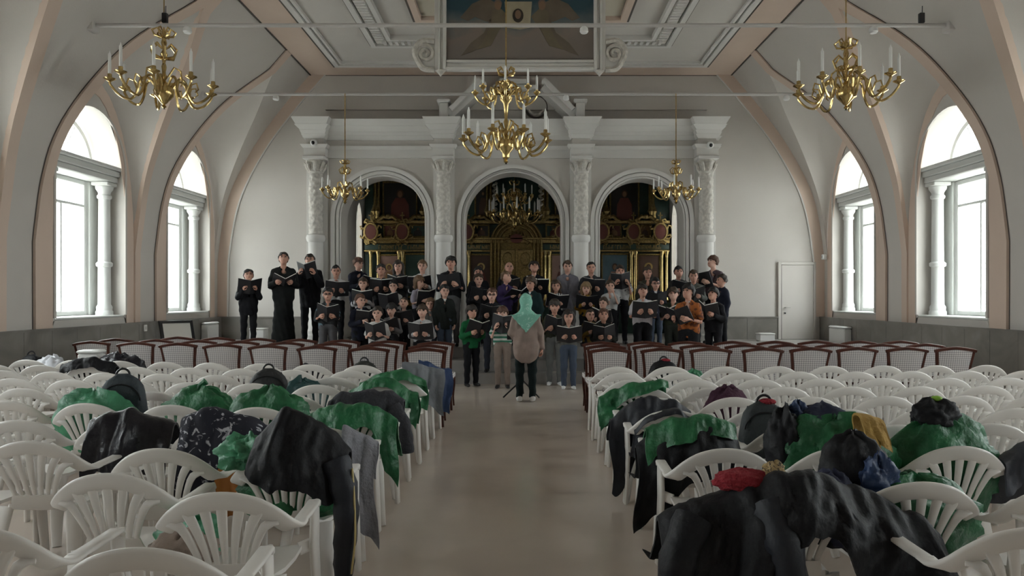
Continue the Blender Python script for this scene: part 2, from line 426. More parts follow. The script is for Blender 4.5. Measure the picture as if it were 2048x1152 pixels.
# --- the arcade screen
YS, YT = 16.45, 17.05
ARCH = [(-3.13, 1.17, .95, 3.38), (XC+.02, 1.27, 1.10, 3.32), (2.74, 1.17, .95, 3.34)]    # centre, moulding outer radius, opening radius, spring
scr = MB()
ztop = 5.15; nA = 24
cuts = [XL+.02]+[(ARCH[i][0]+ARCH[i+1][0])/2 for i in range(2)]+[XR-.02]
for i, (xc, ro, ri, zs_) in enumerate(ARCH):
    a0, a1 = cuts[i], cuts[i+1]
    inn = [(xc-ri, SOL), (xc-ri, 1.5), (xc-ri, 2.5)]+[(xc-ri*cos(pi*k/nA), zs_+ri*sin(pi*k/nA)) for k in range(nA+1)]+[(xc+ri, 2.5), (xc+ri, 1.5), (xc+ri, SOL)]
    out = [(a0, SOL), (a0, 1.5), (a0, 2.5)]+[(a0+(a1-a0)*k/nA, zs_ if k in (0, nA) else ztop) for k in range(nA+1)]+[(a1, 2.5), (a1, 1.5), (a1, SOL)]
    for y, fl_ in ((YS, False), (YT, True)):
        scr.grid([[(x, y, z) for x, z in inn], [(x, y, z) for x, z in out]], flip=fl_)
        for aa, kk in ((a0, 1), (a1, nA-1)):
            scr.add([(aa, y, zs_), (aa, y, ztop), (a0+(a1-a0)*kk/nA, y, ztop)], [(0, 1, 2)])
    scr.grid([[(x, YS, z) for x, z in inn], [(x, YT, z) for x, z in inn]])
for x in (XL+.02, XR-.02): scr.grid([[(x, YS, SOL), (x, YT, SOL)], [(x, YS, ztop), (x, YT, ztop)]])
screen = struct(scr.build('wall_arcade', M['plaster'], ang=.5))
for (xc, ro, ri, zs_) in ARCH:                        # stepped arch mouldings
    for (r0, r1, yp) in ((ro-.09, ro, .09), (ri+.045, ro-.11, .05), (ri-.0, ri+.03, .025)):
        m = MB(); rows = []
        path = [(-1, SOL)]+[(None, k) for k in range(nA+1)]+[(1, SOL)]
        for a, k in path:
            if a is None: ca, sa, z0 = -cos(pi*k/nA), sin(pi*k/nA), zs_
            else: ca, sa, z0 = a, 0, k
            P = lambda r, y: (xc+r*ca, y, z0+r*sa)
            rows.append([P(r0, YS), P(r0, YS-yp), P(r1, YS-yp), P(r1, YS)])
        m.grid(rows); m.build('arch_moulding', M['white_plaster'], screen, ang=.5)
# pilasters with carved columns
def pilaster(x):
    p = MB(); p.box(x-.24, x+.24, YS-.06, YS, SOL, 4.75)
    po = p.build('pilaster', M['white_plaster'], screen, smooth=False)
    lo = MB()                                         # lower plain shaft, base
    lo.lathe([(.24, SOL), (.24, SOL+.12), (.2, SOL+.16), (.21, SOL+.22), (.165, SOL+.28), (.165, 2.82), (.2, 2.85), (.215, 2.92), (.2, 2.98), (.16, 3.0)], 16, (x, YS-.16, 0))
    lo.build('column_shaft', M['white_plaster'], po)
    up = MB()                                         # carved upper shaft: a leafy vine in relief
    n = 28; rows = []
    for j in range(49):
        z = 3.0+1.38*j/48; ring = []
        for k in range(n):
            a = 2*pi*k/n
            v = .5+.5*sin(3*a+7*sin(z*6.1)+z*9); v2 = .5+.5*sin(z*31+5*sin(2*a))
            r = .135+.026*max(v, v2)**2+.008*sin(a*9+z*40)
            ring.append((x+r*cos(a), YS-.16+r*sin(a), z))
        rows.append(ring)
    up.rings(rows, True, True); up.build('carved_shaft', M['stucco'], po, ang=2)
    c = MB(); c.rings([[(x+r*cos(2*pi*k/16)*1.0, YS-.16+r*sin(2*pi*k/16), z) for k in range(16)] for r, z in ((.15, 4.36), (.18, 4.40), (.16, 4.44), (.17, 4.52), (.215, 4.62), (.19, 4.66))], True, True)
    c.build('capital_bell', M['stucco'], po)
    for k in range(8):                                # acanthus leaves and scrolls
        a = 2*pi*k/8+.2; dx, dy = cos(a), sin(a)
        l = MB(); l.tube([(x+dx*.15, YS-.16+dy*.15, 4.42), (x+dx*.2, YS-.16+dy*.2, 4.5), (x+dx*.22, YS-.16+dy*.22, 4.57), (x+dx*.255, YS-.16+dy*.255, 4.6), (x+dx*.25, YS-.16+dy*.25, 4.555)], [.035, .04, .035, .03, .02], 6)
        l.build('acanthus_leaf', M['stucco'], po)
    ab = MB(); ab.bbox(x-.24, x+.24, YS-.4, YS, 4.66, 4.74, .015); ab.build('abacus', M['white_plaster'], po)
for x in (at(632, 0, 16.3)[0], at(887, 0, 16.3)[0], at(1162, 0, 16.3)[0], at(1412, 0, 16.3)[0]): pilaster(x)
PX = [at(632, 0, 16.3)[0], at(887, 0, 16.3)[0], at(1162, 0, 16.3)[0], at(1412, 0, 16.3)[0]]
# entablature in stepped courses, breaking forward over the columns
def course(z0, z1, f0, f1, name, m, ext=0.0, extp=.24, fwd=.22):
    o = MB()
    x0, x1 = XL-.02-ext, XR+.02+ext
    o.rings([[(x0, YS-f0, z0), (x1, YS-f0, z0), (x1, YB+.02, z0), (x0, YB+.02, z0)], [(x0-(f1-f0), YS-f1, z1), (x1+(f1-f0), YS-f1, z1), (x1, YB+.02, z1), (x0, YB+.02, z1)]], True, True)
    po = o.build(name, m, screen, smooth=False)
    for x in PX:
        b = MB(); h0, h1 = extp, extp+(f1-f0)
        b.rings([[(x-h0, YS-f0-fwd, z0), (x+h0, YS-f0-fwd, z0), (x+h0, YS, z0), (x-h0, YS, z0)], [(x-h1, YS-f1-fwd, z1), (x+h1, YS-f1-fwd, z1), (x+h1, YS, z1), (x-h1, YS, z1)]], True, True)
        b.build('ressaut', m, po, smooth=False)
course(4.74, 4.93, .05, .05, 'architrave', M['white_plaster'])
course(4.93, 5.0, .08, .13, 'architrave_fillet', M['white_plaster'], extp=.26)
course(5.0, 5.14, .03, .03, 'frieze', M['plaster'], extp=.2)
course(5.14, 5.22, .08, .14, 'cornice_bed', M['white_plaster'], extp=.22)
course(5.22, 5.30, .16, .20, 'cornice_soffit', M['white_plaster'], extp=.26)
course(5.30, 5.40, .22, .32, 'cornice_corona', M['white_plaster'], extp=.28)
course(5.40, 5.54, .34, .42, 'cornice_crown', M['white_plaster'], extp=.34)
# broken pediment standing on the cornice
def beam(name, a, b, hw, hh, m, y0=YS-.3, y1=YB):
    a, b = Vector((a[0], 0, a[1])), Vector((b[0], 0, b[1])); t = (b-a).normalized(); n = Vector((-t.z, 0, t.x))
    o = MB(); q = [a-n*hh, b-n*hh, b+n*hh, a+n*hh]
    o.rings([[(v.x, y0, v.z) for v in q], [(v.x, y1, v.z) for v in q]], True, True)
    return o.build(name, m, screen, smooth=False)
for s in (-1, 1):
    x0, x1 = XC+s*1.42, XC+s*.72
    beam('raking_cornice', (x0, 5.66), (x1, 6.32), 0, .12, M['white_plaster'])
    beam('raking_cornice', (x0-s*.06, 5.76), (x1-s*.02, 6.43), 0, .05, M['white_plaster'], YS-.4)
    b = MB(); b.bbox(x0+s*.1-.1, x0+s*.1+.1, YS-.36, YB, 5.54, 5.92, .02); b.build('pediment_block', M['white_plaster'], screen)
    b = MB(); b.bbox(x0+s*.1-.15, x0+s*.1+.15, YS-.42, YB, 5.92, 6.0, .02); b.build('pediment_cap', M['white_plaster'], screen)
b = MB(); b.bbox(XC-.42, XC+.55, YS-.3, YB, 6.22, 6.34, .02); b.build('pediment_lintel', M['white_plaster'], screen)
b = MB(); b.bbox(XC-.3, XC+.35, YS-.25, YB, 6.34, 6.5, .03); b.build('pediment_finial', M['white_plaster'], screen)
ring = MB(); cx_, cz_ = at(1073, 208, 16.4)[0], at(1073, 208, 16.4)[2]
ring.tube([(cx_+.25*cos(2*pi*k/28), YB-.08, cz_+.25*sin(2*pi*k/28)) for k in range(29)], .025, 6, False)
ring.build('wreath_ring', M['line'], screen)
ri_ = MB(); ri_.tube([(cx_+.17*cos(2*pi*k/28)*(1+.06*sin(k*2)), YB-.07, cz_+.17*sin(2*pi*k/28)*(1+.06*sin(k*2))) for k in range(29)], .03, 6, False)
ri_.build('wreath_leaves', M['stucco'], screen)
# ------------------------------------------------------------------ windows
def make_window(n, s, yc):
    root = link('window_%d' % n, None, None, (s*HW, yc, 0)); struct(root)
    X = lambda d: s*d                                  # d: depth outwards from the wall plane
    sill = MB(); a, b = sorted((X(.0), X(.60))); sill.bbox(a, b, -WH, WH, SILL-.0, SILL+.04, .01); sill.build('window_sill', M['window_white'], root)
    for q in (-1, 1):
        y = q*(WH-.13)
        col = MB(); c = (X(.27), y, 0)
        col.lathe([(.14, SILL+.04), (.14, SILL+.10), (.125, SILL+.12), (.13, SILL+.18), (.105, SILL+.22), (.10, 2.12), (.13, 2.14), (.135, 2.19), (.10, 2.22), (.092, 3.30), (.115, 3.32), (.12, 3.36), (.095, 3.39)], 16, c)
        co = col.build('column', M['window_white'], root)
        cp = MB(); cp.lathe([(.095, 3.38), (.10, 3.42), (.14, 3.48), (.145, 3.52), (.13, 3.54)], 16, c)
        x0, x1 = sorted((X(.12), X(.42))); cp.bbox(x0, x1, y-.155, y+.155, 3.53, 3.60, .012); cp.build('capital', M['window_white'], co)
        pl = MB(); x0, x1 = sorted((X(.46), X(.58))); pl.bbox(x0, x1, y-.11, y+.13, SILL+.04, 3.6, .01); pl.build('pilaster', M['window_white'], root)
    for (z0, z1, f) in ((3.60, 3.70, .10), (3.70, 3.80, .06), (3.80, 3.86, .0)):
        e = MB(); x0, x1 = sorted((X(f+.0), X(.60))); e.bbox(x0, x1, -WH+.0, WH-.0, z0, z1, .012); e.build('entablature', M['window_white'], root)
    # rectangular casement below, fanlight above
    fr = MB(); xo, xi = X(.50), X(.56)
    x0, x1 = sorted((xo, xi))
    for q in (-1, 1):
        p = MB(); yy = sorted((q*.70, q*.62)); p.bbox(x0, x1, yy[0], yy[1], SILL+.04, 3.6, .008); p.build('window_stile', M['window_white'], root)
    for z0, z1 in ((SILL+.04, SILL+.12), (3.14, 3.19), (3.52, 3.6)):
        p = MB(); p.bbox(x0, x1, -.62, .62, z0, z1, .008); p.build('window_rail', M['window_white'], root)
    p = MB(); p.bbox(x0, x1, -.022, .022, SILL+.12, 3.14, .006); p.build('window_mullion', M['window_white'], root)
    for q in (-1, 1):
        g = MB(); yy = sorted((q*.03, q*.62)); g.box(x0+.025, x1-.025, yy[0], yy[1], SILL+.12, 3.14); g.build('pane', M['glass'], root, smooth=False)
    g = MB(); g.box(x0+.025, x1-.025, -.62, .62, 3.19, 3.52); g.build('pane', M['glass'], root, smooth=False)
    a = MB(); rows = []
    for k in range(21):
        ca, sa = -cos(pi*k/20), sin(pi*k/20)
        rows.append([(xo, r*ca, 3.84+(r-.07)*sa*.98) for r in (.80, .88)]+[(xi, r*ca, 3.84+(r-.07)*sa*.98) for r in (.88, .80)])
    a.rings(rows, True, True); a.build('fanlight_frame', M['window_white'], root, ang=.5)
    for k in (1, 2):
        t = pi*k/3; b = MB(); b.tube([((xo+xi)/2, -.05*cos(t), 3.87), ((xo+xi)/2, -.8*cos(t), 3.84+.73*sin(t))], .012, 6); b.build('fanlight_bar', M['window_white'], root)
    g = MB(); P = [(-.8*cos(pi*k/20), 3.85+.72*sin(pi*k/20)) for k in range(21)]
    g.prism(P, lambda a, b, d: (d, a, b), (xo+xi)/2-.003, (xo+xi)/2+.003); g.build('fanlight_pane', M['glass'], root, smooth=False)
    # outer arch moulding on the room side of the reveal
    m = MB(); rows = []
    for k in range(-3, 24):
        if k < 0: ca, sa, z = -1, 0, (1.29, 2.0, 3.0)[k+3]; r0, r1 = WH, WH+.05
        elif k > 20: ca, sa, z = 1, 0, (3.0, 2.0, 1.29)[k-21]; r0, r1 = WH, WH+.05
        else: ca, sa, z = -cos(pi*k/20), sin(pi*k/20), WS; r0, r1 = WH, WH+.05
        rows.append([(X(.0), r0*ca, z+r0*sa), (X(-.03), r0*ca, z+r0*sa), (X(-.03), r1*ca, z+r1*sa), (X(0), r1*ca, z+r1*sa)])
    m.grid(rows, flip=s > 0); m.build('arch_moulding', M['plaster'], root, ang=.5)
    return root
k = 0
for yc in BAYS:
    for s in (-1, 1): k += 1; make_window(k, s, yc)

# ------------------------------------------------------------------ altar room behind the arcade
XA0, XA1, YI, YE = -4.2, 3.98, 19.3, 20.0
ab = MB(); ah = 6.2
wy0, wy1, wz0, wz1 = 18.5, 19.15, 1.6, 4.05
for x, s in ((XA0, -1), (XA1, 1)):
    ab2 = MB()
    for (y0, y1, z0, z1) in ((YT-.1, wy0, 0, ah), (wy1, YE+.3, 0, ah), (wy0, wy1, 0, wz0), (wy0, wy1, wz1, ah)):
        ab2.box(*(sorted((x, x+s*.14))), y0, y1, z0, z1)
    # pointed head of the opening
    ym = (wy0+wy1)/2
    for q, yy in ((-1, wy0), (1, wy1)):
        ab2.prism([(yy, wz1), (yy, wz1-.55), (yy-q*.05, wz1-.3), (yy-q*.15, wz1-.12), (ym, wz1)], lambda a, b, d: (d, a, b), x, x+s*.14)
    struct(ab2.build('wall_altar_side_%s' % ('left' if s < 0 else 'right'), M['plaster'], smooth=False))
    w_ = link('window_%d' % (20+s), None); struct(w_)
    f = MB(); f.box(*(sorted((x+s*.05, x+s*.1))), ym-.02, ym+.02, wz0, wz1); f.build('window_mullion', M['window_white'], w_, smooth=False)
    g = MB(); g.box(*(sorted((x+s*.07, x+s*.076))), wy0, wy1, wz0, wz1); g.build('pane', M['glass'], w_, smooth=False)
bb = MB(); bb.box(XA0-.2, XA1+.2, YE, YE+.2, 0, ah); struct(bb.build('wall_apse', M['plaster'], smooth=False))
bb = MB(); bb.box(XA0-.3, XA1+.3, YT-.4, YE+.3, ah-.3, ah); struct(bb.build('ceiling_altar', M['plaster'], smooth=False))

# ------------------------------------------------------------------ iconostasis
def gold_tube(name, path, r, parent, m='gilt', n=6):
    b = MB(); b.tube(path, r, n); return b.build(name, M[m], parent)
icon = thing('iconostasis', 'dark green and gilded iconostasis with icons behind the three arches', 'iconostasis', (0, YI, 0))
bk = MB(); bk.box(XA0+.02, XA1-.02, .1, .2, SOL, 5.7); bk.build('panel_back', M['icon_green'], icon, smooth=False)
SI = F/YI
def ix(px): return (px-CX)/SI
def iz(py): return H+(CY-py)/SI
for nm, p0, p1, y0, m in (('base_cornice', 600, 612, -.02, 'gilt_dark'), ('lower_cornice', 480, 487, -.12, 'gilt'), ('frieze_board', 488, 500, -.05, 'icon_green'), ('frieze_fillet', 500, 504, -.1, 'gilt'), ('middle_beam', 476, 480, -.16, 'gilt'), ('upper_cornice', 442, 448, -.14, 'gilt')):
    b = MB(); b.bbox(XA0+.04, XA1-.04, y0, .1, iz(p1), iz(p0), .01); b.build(nm, M[m], icon, smooth=False)
# gilded colonnettes between the icons
for px in (742, 757, 799, 806, 862, 930, 938, 985, 994, 1090, 1098, 1180, 1196, 1262, 1270, 1323, 1333):
    x = ix(px); c = MB()
    c.lathe([(.075, iz(600)), (.05, iz(594)), (.042, iz(515)), (.05, iz(513)), (.045, iz(511)), (.075, iz(506)), (.08, iz(503))], 10, (x, -.04, 0))
    c.build('colonnette', M['gilt_bright'], icon)
# icons of the lower row: framed panel, halo and robed figure in flat paint
PAN = {}
def paint(name, c): return mat('icon_paint_'+name, c, .5, noise=(3, .2))
paints = dict(ochre=paint('ochre', (.26, .14, .055)), red=paint('red', (.14, .035, .025)), teal=paint('teal', (.07, .13, .14)), brown=paint('brown', (.075, .035, .02)), flesh=paint('flesh', (.28, .15, .08)), halo=mat('halo_leaf', (.5, .36, .14), .35, .6), dark=paint('dark', (.02, .018, .016)), blue=paint('blue', (.09, .16, .2)), green=paint('green', (.03, .07, .055)), rose=paint('rose', (.33, .2, .16)))
def disc(cx, cz, r, y, n=20, rz=None):
    return [(cx+r*cos(2*pi*k/n), cz+(rz or r)*sin(2*pi*k/n)) for k in range(n)]
def icon_panel(px0, px1, py0, py1, bgc, robe, fig=True, fx=.5, halo=True, name='icon', y=-.0):
    x0, x1, z0, z1 = ix(px0), ix(px1), iz(py1), iz(py0)
    b = MB(); b.box(x0, x1, y, .1, z0, z1); o = b.build(name, paints[bgc], icon, smooth=False)
    for (a0, a1, c0, c1) in ((x0-.04, x1+.04, z1, z1+.05), (x0-.04, x1+.04, z0-.05, z0), (x0-.04, x0, z0, z1), (x1, x1+.04, z0, z1)):
        f = MB(); f.bbox(a0, a1, y-.03, .1, c0, c1, .006); f.build('icon_frame', M['gilt_dark'], o)
    if fig:
        w_, h_ = x1-x0, z1-z0; xc = x0+fx*w_; hz = z0+h_*.72
        pr = lambda poly, m, yy, nm: MB().prism(poly, lambda a, b, d: (a, d, b), yy-.008, yy).build(nm, m, o, smooth=False)
        r = min(w_, h_)*.2
        if halo: pr(disc(xc, hz, r, 0), paints['halo'], y-.002, 'halo')
        pr([(xc-w_*.3, z0+.01), (xc+w_*.3, z0+.01), (xc+w_*.27, z0+h_*.42), (xc+w_*.14, z0+h_*.6), (xc-w_*.14, z0+h_*.6), (xc-w_*.27, z0+h_*.42)], paints[robe], y-.006, 'robed_figure')
        pr(disc(xc, hz-r*.08, r*.55, 0, 16, r*.72), paints['brown'], y-.011, 'hair')
        pr(disc(xc, hz-r*.15, r*.36, 0, 14, r*.52), paints['flesh'], y-.016, 'face')
    return o
icon_panel(761, 796, 512, 592, 'rose', 'ochre'); icon_panel(811, 857, 510, 592, 'green', 'dark', fig=False)
icon_panel(942, 982, 511, 592, 'brown', 'red'); icon_panel(1104, 1140, 511, 592, 'rose', 'red', halo=False)
icon_panel(1205, 1254, 510, 592, 'blue', 'rose', halo=False); icon_panel(1276, 1318, 511, 592, 'brown', 'dark')
# small panels of the middle row
for (a, b, c_, r_) in ((770, 790, 'red', 'ochre'), (822, 850, 'green', 'dark'), (950, 976, 'dark', 'brown'), (1094, 1122, 'green', 'red'), (1216, 1240, 'red', 'ochre'), (1280, 1300, 'ochre', 'brown')):
    icon_panel(a, b, 452, 472, c_, r_, fig=True, halo=False)
# oval medallions in scrolled gilt frames
def medallion(px, py, k=1.0):
    x, z = ix(px), iz(py)
    m = MB(); m.prism(disc(x, z, .15*k, 0, 24, .2*k), lambda a, b, d: (a, d, b), -.22, -.12); o = m.build('medallion', paints['red'], icon, smooth=False)
    f = MB(); f.tube([(x+.17*k*cos(2*pi*j/24), -.21, z+.22*k*sin(2*pi*j/24)) for j in range(25)], .035*k, 6, False); f.build('medallion_rim', M['gilt'], o)
    for j in range(8):
        a = 2*pi*j/8+.4; dx, dz = cos(a), sin(a)*1.25
        s_ = MB(); s_.tube([(x+dx*.19*k, -.2, z+dz*.19*k), (x+dx*.26*k-dz*.05*k, -.22, z+dz*.26*k+dx*.05*k), (x+dx*.3*k, -.22, z+dz*.29*k), (x+dx*.27*k+dz*.05*k, -.21, z+dz*.26*k-dx*.04*k)], [.035*k, .03*k, .028*k, .015*k], 6); s_.build('gilt_scroll', M['gilt'], o)
    c = MB(); c.box(x-.015, x+.015, -.2, -.17, z+.3*k, z+.52*k); c.box(x-.06, x+.06, -.2, -.17, z+.42*k, z+.45*k); c.build('cross', M['gilt'], o, smooth=False)
for px in (745, 807, 935, 1203, 1265, 1318): medallion(px, 465)
medallion(1120, 465, .8)
# gilt lettering of the frieze, too small to read: short strokes
lt = MB(); r2 = random.Random(3)
for (a, b) in ((758, 804), (816, 856), (936, 984), (1100, 1140), (1206, 1258), (1272, 1320)):
    px = a
    while px < b:
        x = ix(px); z0, z1 = iz(498.5), iz(490)
        lt.box(x, x+.018, -.062, -.05, z0, z1)
        t = r2.random()
        if t < .5: lt.box(x, x+.05, -.062, -.05, z1-.02, z1)
        elif t < .8: lt.box(x, x+.05, -.062, -.05, (z0+z1)/2-.008, (z0+z1)/2+.008)
        if t > .3: lt.box(x+.04, x+.056, -.062, -.05, z0, z1 if t < .7 else (z0+z1)/2)
        px += 5.6
tag(lt.build('gilt_lettering', M['gilt'], icon, smooth=False), kind='stuff')
# upper tier: large dark icons between gilt columns with cherub crestings
for (a, b, f1) in ((768, 832, 'red'), (952, 980, 'brown'), (1112, 1140, 'brown'), (1222, 1276, 'red'), (1200, 1206, 'red')):
    icon_panel(a, b, 366, 440, 'dark', f1, halo=False, y=.02)
for px in (750, 757, 846, 853, 975, 982, 1086, 1094, 1212, 1306, 1240 if False else 1300):
    c = MB(); c.lathe([(.06, iz(441)), (.045, iz(436)), (.04, iz(360)), (.06, iz(352))], 10, (ix(px), .0, 0)); c.build('upper_column', M['gilt_dark'], icon)
    f = MB(); f.lathe([(.03, iz(442)), (.07, iz(438)), (.05, iz(430)), (.09, iz(424)), (.05, iz(416)), (.02, iz(408)), (.008, iz(396))], 8, (ix(px), -.12, 0)); f.build('finial', M['gilt'], icon)
for px in (778, 840, 960, 1105, 1216, 1290):
    c = MB(); x, z = ix(px), iz(443)
    for q in (-1, 1): c.tube([(x, -.15, z+.09), (x+q*.12, -.16, z+.12), (x+q*.24, -.15, z+.03), (x+q*.3, -.15, z)], [.05, .055, .05, .03], 6)
    c.sphere((x, -.16, z+.12), .06); c.build('cherub_cresting', M['gilt'], icon)
for px in (990, 1082):                                 # twisted spiral columns either side of the centre
    x = ix(px); b = MB(); n = 60
    b.tube([(x+.045*cos(j*.75), -.1+.045*sin(j*.75), iz(440)+(iz(366)-iz(440))*j/n) for j in range(n+1)], .034, 6); b.build('spiral_column', mat('silvered', (.55, .5, .42), .3, .7), icon)
# royal doors under a round gilt arch
x0, x1 = ix(998), ix(1068); xm = (x0+x1)/2; rr = (x1-x0)/2
b = MB(); P = [(x0-.22, SOL), (x1+.22, SOL), (x1+.22, iz(488))]+[(xm+(rr+.22)*cos(pi*k/16), iz(488)+(rr+.22)*sin(pi*k/16)) for k in range(1, 16)]+[(x0-.22, iz(488))]
b.prism(P, lambda a, b, d: (a, d, b), -.1, .05); b.build('royal_door_surround', M['gilt_dark'], icon, smooth=False)
for r_, t in ((rr+.2, .035), (rr+.1, .03), (rr, .03)):
    gold_tube('arch_rim', [(xm-r_, -.12, SOL)]+[(xm-r_*cos(pi*k/20), -.12, iz(488)+r_*sin(pi*k/20)) for k in range(21)]+[(xm+r_, -.12, SOL)], t, icon)
for q in (-1, 1):
    d_ = MB(); xa, xb = sorted((xm, xm+q*(rr-.04))); d_.bbox(xa+.01, xb, -.16, -.1, SOL+.05, iz(500), .01)
    o = d_.build('royal_door', M['gilt'], icon)
    for z in (1.2, 1.7, 2.2, 2.6):
        xx = xm+q*rr*.5
        g = MB(); g.tube([(xx+.14*cos(2*pi*j/16), -.17, z+.18*sin(2*pi*j/16)) for j in range(17)], .02, 5, False); g.build('door_scroll', M['gilt'], o)
gold_tube('door_astragal', [(xm, -.18, SOL+.05), (xm, -.18, iz(498))], .04, icon)
b = MB(); b.prism(disc(xm, iz(478), .17, 0, 20, .12), lambda a, b, d: (a, d, b), -.16, -.1); b.build('arch_medallion', paints['red'], icon, smooth=False)
for j in range(9):                                     # foliate relief in the tympanum and on the jambs
    a = pi*(j+.5)/9; r_ = rr*.72
    gold_tube('foliate_relief', [(xm-r_*cos(a), -.13, iz(488)+r_*sin(a)), (xm-r_*.85*cos(a+.2), -.15, iz(488)+r_*.85*sin(a+.2)), (xm-r_*.7*cos(a), -.13, iz(488)+r_*.7*sin(a))], [.035, .03, .015], icon)

# ------------------------------------------------------------------ tie rods
tie = []
for i, y in enumerate((10.1, 13.55)):
    z = 5.39; hl = Cz(z)+.02
    t = thing('tie_rod', ('white steel tie rod spanning the vault over the plastic chairs', 'white steel tie rod spanning the vault before the altar arcade')[i], 'tie rod', (0, y, z), 0, 'steel tie rods of the vault')
    b = MB(); b.tube([(-hl, 0, 0), (hl, 0, 0)], .03, 8); b.build('rod', M['steel'], t)
    for px in ((375, 1168, 1747) if i == 0 else (552, 1132, 1573)):
        x = (px-CX)/F*y
        c = MB(); c.lathe([(.045, -.09), (.06, -.07), (.055, -.02), (.035, 0)], 10, (x, 0, -.02)); c.build('lamp_fitting', M['heater'], t)
    for s in (-1, 1):
        c = MB(); c.bbox(s*hl-.05, s*hl+.05, -.09, .09, -.09, .09, .01); c.build('wall_plate', M['steel'], t)

# ------------------------------------------------------------------ chandeliers
def chandelier(loc, r, tiers, top, label, wire_top, narm=8, group=None, name='chandelier', height=1.0):
    """loc: bottom point; tiers: list of (z, radius, arm count, phase); top: z of the crown; all z relative to loc"""
    t = thing(name, label, 'chandelier', loc, 0, group)
    k = r/.66
    st = MB(); zb = 0
    prof = [(.0, 0), (.02, .0), (.035, .03), (.015, .06), (.05, .09)]
    for (z, rad, n, ph) in tiers:
        b = .13*rad/.66
        prof += [(b*.45, z-b*1.1), (b*.95, z-b*.55), (b*1.05, z), (b*.85, z+b*.55), (b*.35, z+b*.95), (.022, z+b*1.15), (.05*k, z+b*1.5), (.02, z+b*1.9), (.035, z+b*2.6), (.02, z+b*3.0)]
    prof += [(.03, top-.42*k), (.05*k, top-.36*k), (.02, top-.3*k), (.04*k, top-.2*k), (.02, top-.12*k), (.035, top-.06), (.012, top)]
    prof = sorted(set(prof), key=lambda p: p[1])
    st.lathe(prof, 12); st.build('stem', M['gold'], t)
    for (z, rad, n, ph) in tiers:
        for j in range(n):
            a = 2*pi*j/n+ph; dx, dy = cos(a), sin(a); kk = rad/.66
            path = catmull([(dx*u*rad, dy*u*rad, z+v*kk) for u, v in ((.12, .02), (.3, .16), (.44, .12), (.5, -.04), (.62, -.16), (.82, -.12), (.98, -.0), (1.0, .06))], 3)
            b = MB(); b.tube([tuple(p) for p in path], [.018*kk**.5]*len(path), 6); arm = b.build('arm', M['gold'], t)
            b = MB(); b.tube([(dx*u*rad, dy*u*rad, z+v*kk) for u, v in ((.5, -.02), (.56, .1), (.66, .12), (.7, .03), (.63, -.01))], [.012, .014, .013, .011, .008], 5); b.build('arm_scroll', M['gold'], arm)
            c = MB(); cz = z+.06*kk
            c.lathe([(.012, cz-.02), (.03*kk+.01, cz), (.075*kk, cz+.02), (.08*kk, cz+.03), (.03*kk, cz+.035), (.028*kk, cz+.09*kk), (.02, cz+.095*kk)], 10, (dx*rad, dy*rad, 0)); c.build('drip_cup', M['gold'], arm)
            c = MB(); c.lathe([(.017*kk+.004, cz+.09*kk), (.017*kk+.004, cz+.36*kk), (.012, cz+.375*kk), (.004, cz+.41*kk)], 8, (dx*rad, dy*rad, 0)); c.build('candle', M['candle'], arm)
        for j in range(max(4, n//2)):                  # small scrolls close to the stem
            a = 2*pi*j/max(4, n//2)+ph+.3; dx, dy = cos(a), sin(a); kk = rad/.66
            b = MB(); b.tube([(dx*u*rad, dy*u*rad, z+v*kk) for u, v in ((.08, .2), (.2, .34), (.32, .3), (.34, .2), (.26, .16))], [.014, .015, .014, .012, .008], 5); b.build('stem_scroll', M['gold'], t)
    for j in range(6):
        a = 2*pi*j/6; dx, dy = cos(a)*k, sin(a)*k
        b = MB(); b.tube([(dx*u, dy*u, top-.42*k+v*k) for u, v in ((.03, .0), (.14, .02), (.18, .12), (.1, .2), (.03, .14))], [.016*k, .018*k, .016*k, .014*k, .008], 5); b.build('crown_scroll', M['gold'], t)
    for j in range(6):
        a = 2*pi*j/6+.5; dx, dy = cos(a)*k, sin(a)*k
        b = MB(); b.tube([(dx*u, dy*u, top-.1*k+v*k) for u, v in ((.03, -.02), (.12, .0), (.15, .06), (.09, .1), (.05, .06))], [.014*k, .016*k, .014*k, .012*k, .008], 5); b.build('crown_leaf', M['gold'], t)
    zz = wire_top-loc[2]
    b = MB(); b.tube([(0, 0, top-.02), (0, 0, zz)], .009, 6); b.build('chain', M['gold'], t)
    return t
G = 'brass candle chandeliers'
p = at(328, 218, 10.1); chandelier(p, .66, [(.25, .66, 9, .1)], 1.12, 'brass candle chandelier with crown hanging beside the window above the bag-covered chairs', CEIL, group=G)
p = at(1692, 220, 10.1); chandelier(p, .66, [(.25, .66, 9, .35)], .98, 'brass candle chandelier on a long chain over the empty white chairs', CEIL, group=G)
p = at(1012, 328, 10.1); chandelier(p, .6, [(.28, .6, 9, .25), (.93, .43, 8, 0)], 1.34, 'large two-tiered brass chandelier hanging over the centre aisle', CEIL, group=G)
p = at(690, 408, 13.5); chandelier(p, .41, [(.2, .41, 8, .2)], .82, 'small brass chandelier in front of the arch nearest the priest', 5.39, group=G)
p = at(1352, 408, 13.5); chandelier(p, .41, [(.2, .41, 8, .5)], .82, 'small brass chandelier in front of the arch nearest the door', 5.39, group=G)
p = at(1029, 458, 17.9); chandelier(p, .62, [(.3, .62, 12, .1), (.75, .45, 10, .3)], 1.2, 'dim brass chandelier hanging behind the middle arch before the royal doors', 6.0, group=G, name='altar_chandelier')

